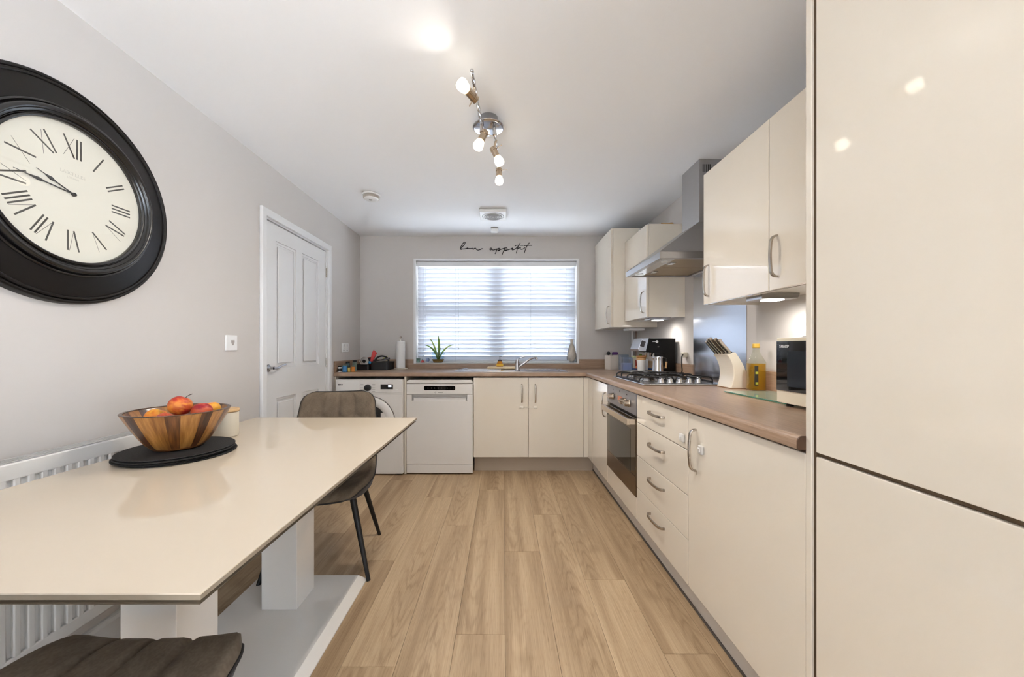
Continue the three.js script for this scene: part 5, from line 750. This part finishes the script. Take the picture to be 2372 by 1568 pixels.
  const packet = (label, x, y, z, sx, sy, sz, c, turn) => { const t = thing('snack_packet', label, 'packet', [x, y, z], turn); const g = new THREE.SphereGeometry(1, 24, 16), p = g.attributes.position; for (let i = 0; i < p.count; i++) { const f = (v) => Math.sign(v) * Math.pow(Math.abs(v), 0.6), k = 1 + 0.12 * (noise(p.getX(i) * 4 + 7, p.getY(i) * 4 + p.getZ(i) * 3, 71) - 0.5); p.setXYZ(i, f(p.getX(i)) * sx * k, f(p.getY(i)) * sy * k, f(p.getZ(i)) * sz * k); } g.computeVertexNormals(); part(t, 'packet', g, mat({ color: c, roughness: 0.3 })); part(t, 'crimp', box(-sx * 1.18, -sx * 0.95, -0.0015, 0.0015, -sz * 0.8, sz * 0.8, 0.0006), mat({ color: c, roughness: 0.4 })); };
  packet('orange snack packet lying in the blue tray', 1.275, WT + 0.036, -3.41, 0.055, 0.022, 0.035, C(206, 120, 70), 0.3);
  packet('brown orange snack packet leaning at the espresso machine', 1.24, WT + 0.026, -3.27, 0.04, 0.026, 0.03, C(190, 112, 52), -0.4);
  packet('black and white snack packet in front of the blue tray', 1.15, WT + 0.018, -3.2, 0.045, 0.016, 0.03, C(58, 58, 62), 0.5);
  packet('small white paper packet on the worktop beyond the hob', 1.06, WT + 0.014, -3.14, 0.05, 0.013, 0.03, C(226, 220, 210), -0.2);
  // pipes below the boiler cabinet
  const pp = thing('boiler_pipe', 'white painted pipe running down the corner below the deep wall cabinet', 'pipe'); part(pp, 'pipe', rod([1.362, WT + 0.1, -3.9], [1.362, 1.334, -3.9], 0.011, 0.011, 16), whiteM); part(pp, 'clip', box(1.362, 1.404, 1.12, 1.13, -3.912, -3.888, 0.002), whiteM);
  const p2 = thing('boiler_pipe', 'dull copper pipe running down beside the white corner pipe', 'pipe'); part(p2, 'pipe', rod([1.375, WT + 0.1, -3.82], [1.375, 1.334, -3.82], 0.008, 0.008, 16), mat({ color: C(140, 120, 108), metalness: 0.5, roughness: 0.5 })); part(p2, 'clip', box(1.375, 1.404, 1.12, 1.128, -3.83, -3.81, 0.002), whiteM);
  const bp = single('boiler_tray', box(1.19, 1.34, 1.312, 1.334, -3.66, -3.5, 0.003), whiteM, 'white metal plate under the deep corner wall cabinet', 'plate');
  // things on top of the wall cabinet left of the hood
  const cu = thing('coiled_cable', 'dark coiled cable lying on top of the cabinet left of the hood', 'cable', [1.18, 2.1045, -3.05]); part(cu, 'coil', [0, 1, 2].map((i) => new THREE.TorusGeometry(0.035 - i * 0.004, 0.004, 6, 28).rotateX(Math.PI / 2 + 0.1 * i).translate(0, 0.006 + i * 0.008, 0)), black); part(cu, 'plug', box(-0.06, -0.03, 0.0, 0.02, -0.012, 0.012, 0.004), mat({ color: C(180, 176, 172), roughness: 0.4 }));
  const wd = thing('wooden_pestle', 'small wooden pestle lying on top of the cabinet left of the hood', 'pestle', [1.29, 2.1045, -2.9]); part(wd, 'shaft', between(lathe([[0, 0], [0.008, 0.002], [0.007, 0.05], [0.012, 0.07], [0.011, 0.085], [0, 0.088]], 18), [-0.045, 0.0115, 0], [0.04, 0.0125, 0]), mat({ color: C(190, 140, 62), roughness: 0.5 })); part(wd, 'knob', new THREE.SphereGeometry(0.009, 14, 10).translate(-0.046, 0.0115, 0), mat({ color: C(170, 120, 52), roughness: 0.5 }));
}
{ // knife block and knives
  const t = thing('knife_block', 'curved cream knife block holding steel knives beside the hob', 'knife block', [1.25, WT, -2.1]);
  const s = new THREE.Shape(); s.moveTo(0.0, 0); s.lineTo(0.101, 0); s.bezierCurveTo(0.1, 0.08, 0.07, 0.14, 0.026, 0.2); s.lineTo(-0.02, 0.185); s.bezierCurveTo(0.02, 0.14, 0.03, 0.07, 0.0, 0.0);
  part(t, 'block', extrude(s, 0.135, 0.003, 2, 20).translate(0, 0, -0.0675), mat({ color: C(238, 228, 210), roughness: 0.2, clearcoat: 0.4 }));
  part(t, 'block_base', box(-0.004, 0.104, -0.0003, 0.004, -0.069, 0.069, 0.001), mat({ color: C(150, 110, 72), roughness: 0.5 }));
  const metal = mat({ color: C(186, 176, 168), metalness: 1, roughness: 0.25 });
  const spots = [[-0.006, -0.048, 0.098], [-0.004, -0.022, 0.112], [-0.002, 0.002, 0.118], [0.008, 0.024, 0.108], [0.012, 0.046, 0.098], [0.02, -0.01, 0.1]];
  const words = ['farthest', 'second farthest', 'middle', 'second nearest', 'nearest', 'rear'];
  spots.forEach(([x, z, L], i) => { const k = thing('knife', words[i] + ' steel-handled knife in the cream knife block', 'knife', [1.25 + x, WT + 0.189 + x * 0.32, -2.1 + z], 0, 'knives in the block'); k.rotation.z = 0.72;
    const h = shapeOf([[-0.006, 0], [0.007, 0], [0.0085, L * 0.3], [0.0075, L * 0.7], [0.011, L * 0.95], [0.004, L], [-0.008, L * 0.97], [-0.009, L * 0.6], [-0.007, L * 0.25]]);
    part(k, 'handle', extrude(h, 0.015, 0.003, 2).translate(0, 0.004, -0.0075), metal); part(k, 'dark_spine', box(-0.0098, -0.0075, L * 0.12, L * 0.9, -0.004, 0.004, 0.001), black); part(k, 'bolster', box(-0.008, 0.009, 0.0, 0.006, -0.008, 0.008, 0.002), black); });
}
{ // oil bottle
  const t = thing('oil_bottle', 'square glass bottle of golden oil with a yellow cap by the microwave', 'bottle', [1.336, WT, -1.955]);
  const sq = (w) => roundRect(w, w, w * 0.16, 5), up = new THREE.Matrix4().makeBasis(V(1, 0, 0), V(0, 0, 1), V(0, 1, 0));
  const levels = [[0.0, 0.066], [0.004, 0.07], [0.142, 0.07], [0.15, 0.068], [0.175, 0.052], [0.2, 0.034], [0.222, 0.029]];
  const shell = (lv, close) => { const pos = [], idx = [], uv = []; const ring = sq(1).length; lv.forEach(([y, w], k) => { const round = Math.max(0, Math.min(1, (y - 0.15) / 0.05)); sq(1).forEach(([a, b]) => { const l = Math.hypot(a, b), f = 1 + (0.5 / l - 1) * round; pos.push(a * w * f, y, b * w * f); uv.push(a, y); }); }); for (let k = 0; k < lv.length - 1; k++) for (let i = 0; i < ring; i++) { const a = k * ring + i, b = k * ring + (i + 1) % ring, c = a + ring, d = b + ring; idx.push(a, c, b, b, c, d); } for (const [k, f] of [[0, 0], ...(close ? [[lv.length - 1, 1]] : [])]) { const c = pos.length / 3; pos.push(0, lv[k][0], 0); uv.push(0, 0); for (let i = 0; i < ring; i++) { const a = k * ring + i, b = k * ring + (i + 1) % ring; f ? idx.push(c, b, a) : idx.push(c, a, b); } } const g = new THREE.BufferGeometry(); g.setAttribute('position', new THREE.Float32BufferAttribute(pos, 3)); g.setAttribute('uv', new THREE.Float32BufferAttribute(uv, 2)); g.setIndex(idx); return toCreasedNormals(g, 0.9); };
  part(t, 'glass', shell(levels, false), mat({ color: C(244, 246, 240), roughness: 0.02, transmission: 1, thickness: 0, ior: 1.4 }));
  part(t, 'oil', shell([[0.004, 0.0655], [0.142, 0.0655]], true), mat({ color: C(226, 186, 36), roughness: 0.08, transmission: 0.75, thickness: 0.0, ior: 1.3 }));
  part(t, 'label', box(-0.033, -0.013, 0.028, 0.13, 0.0357, 0.0362), mat({ color: C(44, 42, 34), roughness: 0.5 })); part(t, 'label_print', [box(-0.028, -0.014, 0.034, 0.046, 0.0362, 0.0365), box(-0.028, -0.014, 0.088, 0.1, 0.0362, 0.0365)], mat({ color: C(180, 180, 60), roughness: 0.5 }));
  part(t, 'cap', lathe([[0, 0.2225], [0.0165, 0.2225], [0.017, 0.226], [0.017, 0.244], [0.0155, 0.246], [0, 0.246]], 28), mat({ color: C(206, 166, 66), roughness: 0.35 }));
}
{ // glass board and microwave
  const gb = thing('glass_board', 'clear glass worktop saver with a pattern lying beside the microwave', 'board', [1.235, WT, -1.66]);
  part(gb, 'glass', new RoundedBoxGeometry(0.24, 0.005, 0.42, 2, 0.0015).translate(0, 0.0045, 0), mat({ color: C(214, 236, 226), roughness: 0.04, transmission: 0.75, thickness: 0, ior: 1.5 }));
  part(gb, 'green_edge', [box(-0.1208, -0.1198, 0.0022, 0.0068, -0.2, 0.208), box(-0.11, 0.11, 0.0022, 0.0068, 0.2096, 0.2106)], mat({ color: C(70, 132, 116), roughness: 0.1 }));
  for (const [a, b] of [[-0.1, -0.18], [0.1, -0.18], [-0.1, 0.18], [0.1, 0.18]]) part(gb, 'rubber_foot', cyl(0.006, 0.006, 0.002, 12).translate(a, 0, b), black);
  const m = thing('microwave', 'cream microwave with a black glass door standing at the tall cabinet', 'microwave', [1.08, WT, -1.462]);
  const W = 0.46, D = 0.3, H = 0.262, cream = mat({ color: C(236, 224, 200), roughness: 0.3 });
  part(m, 'case', box(0.012, D, 0.012, H, 0, W, 0.006, 3), cream); part(m, 'front_frame', box(0, 0.0125, 0.012, H, 0, W, 0.003), cream);
  part(m, 'glass_door', box(-0.004, 0.0, 0.06, 0.25, 0.004, W - 0.004, 0.001), blackGloss); part(m, 'door_window', box(-0.0046, -0.004, 0.078, 0.212, 0.06, W - 0.06), mat({ color: C(52, 58, 66), roughness: 0.08, metalness: 0.4 }));
  part(m, 'brand_lettering', basis(text('SHARP', 0.011), [-0.0046, 0.23, 0.045], [0, 0, 1], [0, 1, 0], [-1, 0, 0]), whiteInk);
  for (const [x, z] of [[0.03, 0.03], [0.03, W - 0.03], [D - 0.03, 0.03], [D - 0.03, W - 0.03]]) part(m, 'foot', cyl(0.012, 0.012, 0.012, 14).translate(x, 0.0002, z), black);
  const tray = thing('serving_tray', 'pale grey tray with a dark lid lying on top of the microwave', 'tray', [1.24, WT + H + 0.0006, -1.26]); part(tray, 'tray', box(-0.11, 0.11, 0, 0.006, -0.14, 0.14, 0.002), mat({ color: C(206, 202, 198), roughness: 0.4 })); part(tray, 'lid', lathe([[0, 0.0065], [0.07, 0.0065], [0.066, 0.018], [0.03, 0.026], [0, 0.027]], 32).translate(0, 0, 0.02), mat({ color: C(58, 56, 58), roughness: 0.35 }));
}

// ---------------------------------------------------------------- render
renderer.render(scene, camera);
